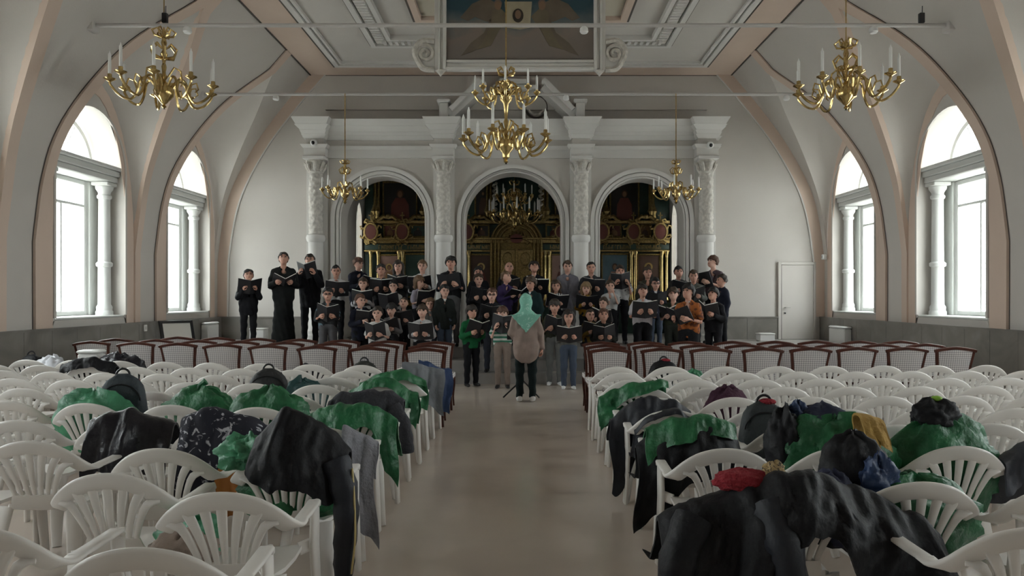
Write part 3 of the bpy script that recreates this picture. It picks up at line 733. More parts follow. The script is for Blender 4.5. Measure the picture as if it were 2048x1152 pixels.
# ------------------------------------------------------------------ hanging painting
YP = 12.35
pt = thing('hanging_painting', 'large framed painting of two winged figures and a cloth hung below the ceiling', 'painting', (0, YP, 0))
xa, _, z1 = at(893, -6, YP); xb = at(1187, 0, YP)[0]; z0 = at(0, 122, YP)[2]; z1 = CEIL-.02
def sky_paint():
    m = bpy.data.materials.new('painted_sky'); m.use_nodes = True; nt = m.node_tree; b = nt.nodes['Principled BSDF']
    tc = nt.nodes.new('ShaderNodeTexCoord'); sp = nt.nodes.new('ShaderNodeSeparateXYZ'); nt.links.new(tc.outputs['Object'], sp.inputs[0])
    n = nt.nodes.new('ShaderNodeTexNoise'); n.inputs['Scale'].default_value = 2.2; n.inputs['Detail'].default_value = 6; nt.links.new(tc.outputs['Object'], n.inputs['Vector'])
    mr = nt.nodes.new('ShaderNodeMapRange'); mr.inputs['From Min'].default_value = z0; mr.inputs['From Max'].default_value = z1
    nt.links.new(sp.outputs['Z'], mr.inputs[0])
    ma = nt.nodes.new('ShaderNodeMath'); ma.operation = 'MULTIPLY_ADD'; ma.inputs[1].default_value = .7; nt.links.new(n.outputs['Fac'], ma.inputs[0])
    sb = nt.nodes.new('ShaderNodeMath'); sb.operation = 'SUBTRACT'; sb.inputs[1].default_value = .35; nt.links.new(mr.outputs[0], sb.inputs[0]); nt.links.new(sb.outputs[0], ma.inputs[2])
    rp = nt.nodes.new('ShaderNodeValToRGB'); e = rp.color_ramp.elements
    e[0].position = .1; e[0].color = (.19, .165, .15, 1); e[1].position = .85; e[1].color = (.03, .075, .10, 1)
    k = e.new(.42); k.color = (.22, .18, .155, 1); k = e.new(.62); k.color = (.11, .14, .15, 1)
    nt.links.new(ma.outputs[0], rp.inputs[0]); nt.links.new(rp.outputs[0], b.inputs['Base Color']); b.inputs['Roughness'].default_value = .7
    return m
b = MB(); b.box(xa, xb, 0, .05, z0, z1); b.build('canvas', sky_paint(), pt, smooth=False)
for (a0, a1, dy) in ((.0, .05, .10), (.05, .10, .05), (.10, .14, .08), (.14, .2, .04)):
    for q in (-1, 1):
        f = MB(); e0 = (xa if q < 0 else xb); xx = sorted((e0+q*(.2-a0)-q*.2, e0+q*(.2-a1)-q*.2)); xx = sorted((e0+q*a0, e0+q*a1))
        f.bbox(xx[0], xx[1], -dy, .06, z0-.17, z1, .008); f.build('frame_stile', M['white_plaster'], pt)
for (a0, a1, dy) in ((0, .05, .08), (.05, .12, .05), (.12, .17, .1)):
    f = MB(); f.bbox(xa, xb, -dy, .06, z0-a1, z0-a0, .008); f.build('frame_rail', M['white_plaster'], pt)
for q, e0 in ((-1, xa), (1, xb)):                       # carved scroll brackets at the lower corners
    sc = [(e0+q*(.36+.17*(1-k/30)*cos(k*.42)), -.02, z0+.12+.17*(1-k/30)*sin(k*.42)) for k in range(26)]
    f = MB(); f.tube(sc, .035, 6); f.build('scroll_bracket', M['stucco'], pt)
    f = MB(); f.tube(catmull([(e0+q*.2, -.02, z0+.32), (e0+q*.42, -.02, z0+.33), (e0+q*.54, -.02, z0+.16), (e0+q*.48, -.02, z0-.02), (e0+q*.38, -.02, z0-.14), (e0+q*.2, -.02, z0-.16)], 4), .05, 6); f.build('scroll_bracket', M['stucco'], pt)
    f = MB(); f.lathe([(.0, -.27), (.04, -.22), (.09, -.17), (.06, -.14)], 8, (e0+q*.1, 0, z0)); f.build('drop_finial', M['stucco'], pt)
    p2_ = MB(); p2_.prism([(e0+q*.2, z0-.14), (e0+q*.46, z0-.1), (e0+q*.5, z0+.1), (e0+q*.4, z0+.3), (e0+q*.2, z0+.3)][::q], lambda a, b, d: (a, d, b), 0.0, .05); p2_.build('bracket_ground', M['white_plaster'], pt, smooth=False)
fig = lambda poly, m, y, nm: MB().prism(poly, lambda a, b, d: (a, d, b), y-.006, y).build(nm, m, pt, smooth=False)
def pp(*pts): return [(at(px, py, YP)[0], at(px, py, YP)[2]) for px, py in pts]
pm = dict(wing=paint('wing', (.15, .12, .09)), robe=paint('robe', (.165, .135, .09)), rose=paint('rose2', (.17, .12, .105)), cloth=paint('linen', (.40, .35, .25)), hair=paint('hair', (.035, .025, .02)), face=paint('pface', (.22, .135, .085)))
for q in (-1, 1):
    X = lambda x: 1040+q*x
    fig(pp((X(28), 38), (X(48), 6), (X(68), -4), (X(96), 8), (X(120), 36), (X(104), 42), (X(90), 34), (X(66), 44))[::q], pm['wing'], -.004, 'painted_wing')
    fig(pp((X(36), 40), (X(60), 38), (X(72), 66), (X(98), 86), (X(118), 112), (X(96), 104), (X(74), 92), (X(52), 70))[::q], pm['wing'], -.004, 'painted_wing')
    fig(pp((X(22), 34), (X(42), 14), (X(56), 24), (X(58), 50), (X(74), 84), (X(86), 100), (X(58), 92), (X(42), 62))[::q], pm['robe'], -.009, 'painted_robe')
    fig(pp(*[(X(44)+7*cos(2*pi*k/14), 12+9*sin(2*pi*k/14)) for k in range(14)])[::-1], pm['face'], -.014, 'painted_face')
    fig(pp(*[(X(44)+8*cos(2*pi*k/14), 7+7*sin(2*pi*k/14)) for k in range(14)])[::-1], pm['rose'], -.012, 'painted_hair')
fig(pp((1009, 4), (1064, 4), (1060, 56), (1040, 60), (1014, 56)), pm['cloth'], -.012, 'painted_cloth')
fig(pp(*[(1036+11*cos(2*pi*k/16), 32+14*sin(2*pi*k/16)) for k in range(16)])[::-1], pm['hair'], -.016, 'painted_hair')
fig(pp(*[(1036+6*cos(2*pi*k/16), 30+9*sin(2*pi*k/16)) for k in range(16)])[::-1], pm['face'], -.02, 'painted_face')
for x in (-1.0, .9):
    pass

# ------------------------------------------------------------------ door in the altar wall and fittings
dr = struct(link('door_1', None, None, (0, YB, 0)))
x0, _, zt = at(1561, 530, YB); x1 = at(1626, 0, YB)[0]
b = MB(); b.bbox(x0, x1, -.03, .01, SOL, zt, .006); b.build('door_leaf', M['plaster'], dr)
for (a0, a1, c0, c1) in ((x0-.07, x0, SOL, zt+.07), (x1, x1+.05, SOL, zt+.07), (x0, x1, zt, zt+.07)):
    b = MB(); b.bbox(a0, a1, -.055, .0, c0, c1, .006); b.build('door_casing', M['plaster'], dr)
b = MB(); b.box(x0-.004, x0+.018, -.034, 0, SOL, zt); b.build('door_gap', M['line'], dr, smooth=False)
hz = at(0, 615, YB)[2]
b = MB(); b.tube([(x0+.09, -.03, hz), (x0+.09, -.09, hz), (x0+.2, -.09, hz)], .012, 6); b.build('door_handle', M['steel'], dr)
b = MB(); b.lathe([(.02, 0), (.02, .02)], 8, (0, 0, 0)); b.v = [(x0+.09+x, -.03-z, hz-.13+y) for x, y, z in b.v]; b.build('keyhole', M['black'], dr)

def heater(px, py0, py1, d, wid, s, label):
    x, y, zt = at(px, py0, d); zb = at(px, py1, d)[2]
    X = s*(HW-.1)
    t = thing('convector_heater', label, 'heater', (X, d, 0), 0, 'white wall convectors')
    xx = sorted((0, -s*.16)); zb = max(zb, .12)
    b = MB(); b.bbox(xx[0], xx[1], -wid/2, wid/2, zb, zt-.05, .015); b.build('casing', M['heater'], t)
    b = MB(); b.bbox(xx[0]-.01, xx[1]+.01, -wid/2-.01, wid/2+.01, zt-.05, zt, .02); b.build('top_grille', M['heater'], t)
    for k in range(2):
        b = MB(); yy = (-1, 1)[k]*(wid/2-.06); b.bbox(xx[0]+.02, xx[1]-.02, yy-.03, yy+.03, 0, zb+.01, .005); b.build('foot', M['heater'], t)
heater(392, 644, 690, 15.9, .55, -1, 'white convector heater under the window beside the leftmost singer')
heater(1715, 652, 700, 15.5, .75, 1, 'white convector heater under the window beside the altar door')
# pale boxes standing on the platform by the wall
def carton(px0, px1, py0, d, label, name='carton', m='heater'):
    x0, _, z1 = at(px0, py0, d); x1 = at(px1, py0, d)[0]
    t = thing(name, label, 'box', ((x0+x1)/2, d, SOL)); w2 = (x1-x0)/2
    b = MB(); b.bbox(-w2, w2, -.15, .15, 0, z1-SOL-.03, .008); b.build('box_body', M[m], t)
    b = MB(); b.bbox(-w2-.01, w2+.01, -.16, .16, z1-SOL-.03, z1-SOL, .008); b.build('box_lid', M[m], t)
carton(1516, 1545, 666, 16.2, 'small white box on the platform beside the altar door')
carton(504, 532, 656, 16.2, 'white box on the platform between the boy in suit and the priest')
carton(1733, 1752, 676, 15.0, 'low pale box beside the convector under the window by the door') if False else None
# framed picture leaning in the corner by the window
t = thing('picture_frame', 'black framed white picture leaning against the marble dado under the window', 'picture frame', (-6.62, 13.9, .0), R(48))
def lean(y, z): return (y+.25*(1.12-z)*-1, z)
zt_, zb_, wv = 1.10, .55, .26
for (a0, a1, c0, c1, m, nm, pz) in ((-wv, wv, zb_, zt_, 'paper', 'picture_sheet', 0), (-wv-.05, -wv, zb_-.05, zt_+.05, 'black', 'frame_stile', .015), (wv, wv+.05, zb_-.05, zt_+.05, 'black', 'frame_stile', .015), (-wv, wv, zt_, zt_+.05, 'black', 'frame_rail', .015), (-wv, wv, zb_-.05, zb_, 'black', 'frame_rail', .015)):
    b = MB(); b.rings([[(a0, -.02-pz-.35*(zt_-z), z), (a1, -.02-pz-.35*(zt_-z), z), (a1, .02-.35*(zt_-z), z), (a0, .02-.35*(zt_-z), z)] for z in (c0, c1)], True, True); b.build(nm, M[m], t, smooth=False)
b = MB(); b.tube([(0, -.2, zb_-.03), (0, .12, 0)], .02, 6); b.tube([(-.2, -.22, zb_-.03), (-.2, -.3, 0)], .02, 6); b.tube([(.2, -.22, zb_-.03), (.2, -.3, 0)], .02, 6); b.build('easel_legs', M['black'], t)
# cameras on the pilasters, socket, switch, microphone receiver on the tie rod
for px, py, lab in ((627, 285, 'small white security camera on the column nearest the priest'), (1421, 290, 'small white security camera on the column nearest the door')):
    x, _, z = at(px, py, 16.1)
    t = thing('security_camera', lab, 'camera', (x, 16.12, z), 0, 'security cameras on the columns')
    b = MB(); b.sphere((0, 0, 0), .08, 12, 8); b.build('housing', M['heater'], t)
    b = MB(); b.sphere((0, -.05, -.01), .045, 10, 7); b.build('lens', M['black'], t)
    b = MB(); b.tube([(0, .02, 0), (0, .12, .0)], .05, 8); b.build('mount', M['heater'], t)
x, _, z = at(313, 656, 13.3)
t = thing('wall_socket', 'small white socket on the marble dado between the windows', 'socket', (-HW+.11, 13.3, z))
b = MB(); b.bbox(-.015, .01, -.05, .05, -.06, .06, .005); b.build('socket_plate', M['heater'], t); b = MB(); b.box(.01, .013, -.02, .02, -.03, .03); b.build('socket_face', M['steel'], t, smooth=False)
x, _, z = at(1666, 514, 16.5)
t = thing('wall_switch', 'small white alarm button on the peach pier by the altar door', 'switch', (HW-.12, 16.5, z))
b = MB(); b.bbox(-.03, .06, -.05, .05, -.06, .06, .01); b.build('switch_plate', M['heater'], t); b = MB(); b.box(-.034, -.03, -.02, .02, -.03, .03); b.build('switch_button', M['steel'], t, smooth=False)
for px, py, lab in ((1843, 46, 'black wireless transmitter box with antenna standing on the tie rod'), (330, 38, 'black clamp box on the tie rod above the chandelier')):
    x, _, z = at(px, py, 10.1)
    t = thing('transmitter', lab, 'transmitter', (x, 10.1, 5.42))
    b = MB(); b.bbox(-.035, .035, -.03, .03, 0, .14, .006); b.build('transmitter_body', M['black'], t)
    b = MB(); b.tube([(.01, 0, .14), (.012, 0, .24)], .006, 6); b.build('antenna', M['black'], t)
# ------------------------------------------------------------------ chairs
def make_plastic_chair():
    t = link('plastic_armchair', None); KX = .92
    half = [(.292, -.09, .640), (.293, -.16, .640), (.272, -.218, .660), (.222, -.252, .708), (.155, -.275, .752), (.078, -.288, .777), (0, -.292, .785)]
    path = [(-x, y, z) for x, y, z in half]+[(x, y, z) for x, y, z in half[::-1]][1:]
    hw_ = [(-1, 0, .05), (-1, -.1, .15), (-.75, -.2, .6), (-.5, -.25, .85), (-.3, -.25, 1), (-.15, -.25, 1), (0, -.25, 1)]
    wide = hw_+[(-x, y, z) for x, y, z in hw_[::-1]][1:]
    n = 3; P = catmull(path, n); Wd = catmull(wide, n)
    m = MB(); m.strap([tuple(p) for p in P], [tuple(w_) for w_ in Wd], .040, .011); m.build('back_rim', M['plastic'], t, ang=1.0)
    for s in (-1, 1):
        a = MB(); pa = [(s*.292, -.11, .640), (s*.296, 0, .640), (s*.296, .12, .640), (s*.292, .205, .638), (s*.288, .235, .615)]
        a.strap(pa, (1, 0, 0), [.030, .033, .034, .033, .03], .011); a.build('armrest', M['plastic'], t, ang=1.0)
        l = MB(); l.strap([(s*.289, .222, .632), (s*.287, .236, .55), (s*.283, .245, .42), (s*.29, .262, .2), (s*.298, .28, 0)], (.25*s, 1, 0), [.036, .036, .04, .034, .026], .014); l.build('leg', M['plastic'], t, ang=1.0)
        l = MB(); l.strap([(s*.2, -.17, .43), (s*.215, -.2, .3), (s*.24, -.25, .12), (s*.262, -.285, 0)], (1, .35*s, 0), [.05, .045, .036, .028], .015); l.build('leg', M['plastic'], t, ang=1.0)
        b = MB(); b.strap([(s*.215, .2, .415), (s*.285, .245, .43)], (0, .2, 1), .03, .012); b.build('seat_bracket', M['plastic'], t)
    # seat: dished shell with rolled front
    rows = []
    for (y, z, wv) in ((-.205, .445, .165), (-.17, .425, .195), (-.06, .412, .215), (.08, .412, .228), (.18, .422, .232), (.225, .418, .228), (.24, .395, .222)):
        rows.append([(wv*u, y, z+.012*u*u) for u in (-1, -.9, -.5, 0, .5, .9, 1)])
    st = MB(); st.grid(rows); lo = [[(x, y*.985, z-.02) for x, y, z in r] for r in rows]; st.grid(lo, True)
    st.grid([[r[0] for r in rows], [r[0] for r in lo]], True); st.grid([[r[-1] for r in rows], [r[-1] for r in lo]]); st.grid([rows[0], lo[0]]); st.grid([rows[-1], lo[-1]], True)
    st.build('seat', M['plastic'], t, ang=.8)
    lp = MB(); lp.strap([(0, -.19, .425), (0, -.222, .475), (0, -.232, .51)], (1, 0, 0), [.155, .14, .128], .009); lp.build('lower_back', M['plastic'], t, ang=1.0)
    for i in range(7):
        u = (i-3)/3; m = MB()
        zt = interp(abs(u)*.235, [0, .078, .155, .222, .272], [.77, .763, .738, .696, .655]); yt = interp(abs(u)*.235, [0, .078, .155, .222], [-.289, -.285, -.272, -.25])
        pts = catmull([(u*.108, -.226, .495), (u*.135, -.25, .58), (u*.18, -.27, .67), (u*.235, yt, zt)], 3)
        m.strap([tuple(p) for p in pts], (1, 0, .0), list(np.linspace(.012, .0245, len(pts))), .0065); m.build('slat', M['plastic'], t, ang=1.0)
    for k in t.children:
        for v in k.data.vertices: v.co.x *= KX
    return t
def make_wood_chair():
    t = link('upholstered_chair', None)
    for s in (-1, 1):
        m = MB(); m.strap([tuple(p) for p in catmull([(s*.215, -.25, 0), (s*.2, -.2, .25), (s*.2, -.19, .46), (s*.205, -.225, .7), (s*.235, -.27, .93)], 3)], (1, 0, 0), .017, .017); m.build('stile', M['wood'], t)
        m = MB(); m.strap([tuple(p) for p in catmull([(s*.215, .235, .0), (s*.205, .215, .14), (s*.215, .22, .3), (s*.215, .215, .44)], 3)], (1, 0, 0), [.012, .013, .014, .014, .016, .018, .02, .022, .022, .022], .018); m.build('leg', M['wood'], t)
        m = MB(); m.bbox(s*.205-.016, s*.205+.016, -.19, .21, .385, .44, .005); m.build('seat_rail', M['wood'], t)
    for y in (-.195, .21):
        m = MB(); m.bbox(-.2, .2, y-.016, y+.016, .385, .44, .005); m.build('seat_rail', M['wood'], t)
    m = MB(); m.strap([tuple(p) for p in catmull([(-.262, -.272, .925), (-.2, -.278, .94), (-.1, -.285, .955), (0, -.288, .966), (.1, -.285, .955), (.2, -.278, .94), (.262, -.272, .925)], 2)], (0, -.2, 1), .019, .018); m.build('crest_rail', M['wood'], t)
    m = MB(); m.bbox(-.195, .195, -.205, -.165, .5, .54, .006); m.build('lower_rail', M['wood'], t)
    rows = []
    for v in np.linspace(0, 1, 7):
        z = .535+.395*v; yb = interp(z, [.46, .7, .93], [-.19, -.225, -.27]); wv = interp(z, [.5, .7, .94], [.182, .187, .216])
        rows.append([(wv*u, yb-.014-.014*(1-u*u), z+.012*(1-u*u)*v) for u in np.linspace(-1, 1, 9)])
    m = MB(); m.grid(rows); m.grid([[(x, y+.05, z) for x, y, z in r] for r in rows], True); m.build('back_panel', M['weave'], t, ang=1)
    m = MB(); rings = []
    for z, i in ((.44, 0), (.47, 0), (.495, .03), (.5, .08)):
        rings.append([(x*(1-i), y*(1-i), z) for x, y in ((-.22, -.19), (0, -.2), (.22, -.19), (.235, .0), (.24, .22), (0, .24), (-.24, .22), (-.235, 0))])
    m.rings(rings, True, True); m.build('seat_cushion', M['weave'], t)
    return t
ORD = ['first', 'second', 'third', 'fourth', 'fifth', 'sixth', 'seventh', 'eighth', 'ninth', 'tenth', 'eleventh']
CH = []                                               # (px, py, side, row, col, object)
proto = make_plastic_chair(); used = False
LROW = [2.3, 2.95, 3.7, 4.4, 5.08, 5.75, 6.4, 7.02, 7.64, 8.26]
RROW = [2.38, 3.0, 3.8, 4.45, 5.07, 5.69, 6.31, 6.93, 7.55, 8.17]
OV = {('L', 0, 1): (-1.95, 2.52), ('L', 1, 1): (-1.88, 3.26), ('L', 2, 2): (-2.72, 3.99), ('R', 0, 1): (1.79, 2.5), ('R', 1, 0): (1.14, 3.0), ('R', 1, 1): (1.72, 3.11), ('R', 1, 2): (2.32, 3.05)}
rc = random.Random(11)
for side in 'LR':
    for r in range(10):
        d0 = (LROW if side == 'L' else RROW)[r]
        for k in range(9 if side == 'L' else 8):
            if side == 'L':
                x = -1.24-(.67 if r < 5 else .62)*k; d = d0+(.09 if r < 4 else .105)*k
            else:
                x = 1.08+(.63 if r < 4 else .615)*k; d = d0+.025*k
            jx, jd, jr = rc.uniform(-.015, .015), rc.uniform(-.02, .02), rc.uniform(-.03, .03)
            if r < 3: jd *= .5
            if (side, r, k) in OV: x, d = OV[(side, r, k)]
            x += jx; d += jd
            px, py = CX+x*F/d, CY+(H-.82)*F/d
            if px < -150 or px > 2048+150 or py > 1140 or abs(x) > 6.45: continue
            if side == 'R' and r == 0 and k == 0: continue
            o = proto if not used else copy_tree(proto); used = True
            o.location = (x, d+.292, 0); o.rotation_euler = (0, 0, jr+(.05 if side == 'L' else -.03))
            blk = 'the bag-strewn block' if side == 'L' else 'the block by the altar door'
            tag(o, 'white plastic armchair, %s row from the camera, %s from the aisle, %s' % (ORD[r], ORD[k], 'priest side' if side == 'L' else 'door side'), 'chair', 'white plastic armchairs in rows')
            CH.append((px, py, side, r, k, o, x, d))
def chair_near(px, py):
    return min(CH, key=lambda c: (c[0]-px)**2+2*(c[1]-py)**2)
wproto = make_wood_chair(); wused = False
for side in 'LR':
    for r, d0 in enumerate((8.9, 9.55, 10.2)):
        for k in range(8):
            s = -1 if side == 'L' else 1
            x = (-1.2-.70*k if side == 'L' else 1.12+.62*k)+rc.uniform(-.02, .02); d = d0+rc.uniform(-.02, .02)+(.2 if side == 'L' else .03)*k
            if side == 'L' and k == 7 and r == 2: continue
            o = wproto if not wused else copy_tree(wproto); wused = True
            o.location = (x, d+.288, 0); o.rotation_euler = (0, 0, rc.uniform(-.04, .04))
            tag(o, 'mahogany chair with woven back, %s row from the camera, %s from the aisle, %s' % (ORD[r], ORD[k], 'priest side' if side == 'L' else 'door side'), 'chair', 'upholstered wooden chairs in rows')
# ------------------------------------------------------------------ people: implicit surfaces meshed with surface nets
def nets(f, xs, ys, zs):
    """quad mesh of f = 0 on the (possibly uneven) grid xs, ys, zs; f < 0 is inside"""
    nx, ny, nz = f.shape; ins = f < 0
    cnt = np.zeros((nx-1, ny-1, nz-1), np.float32); acc = np.zeros((nx-1, ny-1, nz-1, 3), np.float32)
    XX = [xs, ys, zs]
    for ax in range(3):
        sl0 = [slice(None)]*3; sl1 = [slice(None)]*3; sl0[ax] = slice(0, -1); sl1[ax] = slice(1, None)
        a, b = f[tuple(sl0)], f[tuple(sl1)]
        cr = (a < 0) != (b < 0)
        I = np.nonzero(cr); t = a[I]/(a[I]-b[I])
        P = np.empty((len(t), 3), np.float32)
        for k in range(3):
            if k == ax: P[:, k] = XX[k][I[k]]+t*(XX[k][I[k]+1]-XX[k][I[k]])
            else: P[:, k] = XX[k][I[k]]
        o = [k for k in range(3) if k != ax]
        for d0 in (0, -1):
            for d1 in (0, -1):
                J = [I[0].copy(), I[1].copy(), I[2].copy()]; J[o[0]] = J[o[0]]+d0; J[o[1]] = J[o[1]]+d1
                ok = np.ones(len(t), bool)
                for k, n in enumerate((nx-1, ny-1, nz-1)): ok &= (J[k] >= 0) & (J[k] < n)
                np.add.at(cnt, (J[0][ok], J[1][ok], J[2][ok]), 1); np.add.at(acc, (J[0][ok], J[1][ok], J[2][ok]), P[ok])
    cell = np.nonzero(cnt > 0); idx = -np.ones(cnt.shape, np.int64); idx[cell] = np.arange(len(cell[0]))
    V = acc[cell]/cnt[cell][:, None]; faces = []
    for ax in range(3):
        sl0 = [slice(None)]*3; sl1 = [slice(None)]*3; sl0[ax] = slice(0, -1); sl1[ax] = slice(1, None)
        a, b = ins[tuple(sl0)], ins[tuple(sl1)]
        o = [(ax+1) % 3, (ax+2) % 3]
        for flip, cr in ((False, a & ~b), (True, ~a & b)):
            I = np.nonzero(cr); ok = (I[o[0]] > 0) & (I[o[1]] > 0) & (I[o[0]] < f.shape[o[0]]-1) & (I[o[1]] < f.shape[o[1]]-1)
            I = [i[ok] for i in I]; q = []
            for d0, d1 in ((-1, -1), (0, -1), (0, 0), (-1, 0)):
                J = [i.copy() for i in I]; J[o[0]] = J[o[0]]+d0; J[o[1]] = J[o[1]]+d1
                q.append(idx[J[0], J[1], J[2]])
            Q = np.stack(q, 1); faces.append(Q[:, ::-1] if flip else Q)
    Fq = np.concatenate(faces); Fq = Fq[(Fq >= 0).all(1)]
    return V, Fq
def cap(P, a, b, ra, rb, fl=1.0):
    a = np.array(a, np.float32); b = np.array(b, np.float32); ba = b-a
    D = [P[k]-a[k] for k in range(3)]
    h = np.clip((D[0]*ba[0]+D[1]*ba[1]+D[2]*ba[2])/max(1e-9, float(ba@ba)), 0, 1)
    dy = (D[1]-h*ba[1])*fl
    return np.sqrt((D[0]-h*ba[0])**2+dy*dy+(D[2]-h*ba[2])**2)-(ra+(rb-ra)*h)
def ell(P, c, r):
    x, y, z = P[0]-c[0], P[1]-c[1], P[2]-c[2]
    k0 = np.sqrt((x/r[0])**2+(y/r[1])**2+(z/r[2])**2); k1 = np.sqrt((x/r[0]**2)**2+(y/r[1]**2)**2+(z/r[2]**2)**2)
    return k0*(k0-1)/np.maximum(k1, 1e-6)
def smin(a, b, k):
    h = np.clip(.5+.5*(b-a)/k, 0, 1); return b+(a-b)*h-k*h*(1-h)
def axes(x0, x1, y0, y1, z0, z1, v): return [np.arange(a, b+v, v, dtype=np.float32) for a, b in ((x0, x1), (y0, y1), (z0, z1))]
def field(ax, fn):
    P = (ax[0][:, None, None], ax[1][None, :, None], ax[2][None, None, :])
    return np.broadcast_to(fn(P), tuple(len(a) for a in ax)).astype(np.float32)
def npmesh(name, V, Fq, m, ang=1.2):
    me = bpy.data.meshes.new(name); V = np.asarray(V, np.float32); Fq = np.asarray(Fq, np.int32)
    me.vertices.add(len(V)); me.vertices.foreach_set('co', V.ravel())
    me.loops.add(Fq.size); me.loops.foreach_set('vertex_index', Fq.ravel())
    me.polygons.add(len(Fq)); me.polygons.foreach_set('loop_start', np.arange(0, Fq.size, 4, dtype=np.int32)); me.polygons.foreach_set('loop_total', np.full(len(Fq), 4, np.int32))
    me.update(calc_edges=True); me.validate(); me.shade_smooth()
    me.materials.append(m); return me
def smooth_mesh(V, Fq, it=1, lam=.5):
    V = V.copy()
    for _ in range(it):
        s = np.zeros_like(V); c = np.zeros(len(V))
        for k in range(4):
            a, b = Fq[:, k], Fq[:, (k+1) % 4]
            np.add.at(s, a, V[b]); np.add.at(c, a, 1); np.add.at(s, b, V[a]); np.add.at(c, b, 1)
        V += lam*(s/np.maximum(c, 1)[:, None]-V)
    return V
# one hand: palm, four unequal curled fingers and a thumb; fingers point to -z, palm faces +x, scaled for a 1.75 m adult
def hand_mesh():
    def fn(P):
        d = ell(P, (0, 0, -.045), (.017, .042, .055))
        d = smin(d, cap(P, (0, 0, .02), (0, 0, -.02), .024, .024), .02)
        for j, (y, L) in enumerate(((-.033, .068), (-.011, .078), (.011, .073), (.031, .057))):
            a = (.0, y, -.088); b = (.022, y*1.08, -.088-L*.45); c = (.05, y*1.05, -.088-L*.62); e = (.06, y, -.088-L*.4)
            f = smin(cap(P, a, b, .0095, .009), cap(P, b, c, .009, .0082), .004); f = smin(f, cap(P, c, e, .0082, .0075), .004)
            d = smin(d, f, .006)
        t = smin(cap(P, (.006, -.03, -.02), (.03, -.055, -.055), .014, .011), cap(P, (.03, -.055, -.055), (.05, -.045, -.085), .011, .009), .006)
        return smin(d, t, .012)
    ax = axes(-.035, .08, -.08, .055, -.165, .05, .005)
    V, Fq = nets(field(ax, fn), *ax); return smooth_mesh(V, Fq, 1, .4), Fq
HV, HF = hand_mesh()
EYE = MB().sphere((0, 0, 0), (.013, .006, .007), 8, 6).mesh('eye', M['eye'])
BROW = MB().strap([(-.02, 0, 0), (0, -.003, .005), (.02, 0, .0)], (0, 0, 1), .004, .004).mesh('brow', M['eye'])
_hairmats = {}
def hairmat(c):
    if c not in _hairmats: _hairmats[c] = mat('hair_%d' % len(_hairmats), c, .6, noise=(60, .4), bump=(120, .5))
    return _hairmats[c]
HC = dict(black=(.012, .01, .009), dark=(.028, .018, .012), brown=(.06, .034, .018), auburn=(.10, .04, .02), light=(.16, .09, .045), blond=(.26, .17, .085), grey=(.2, .19, .18))
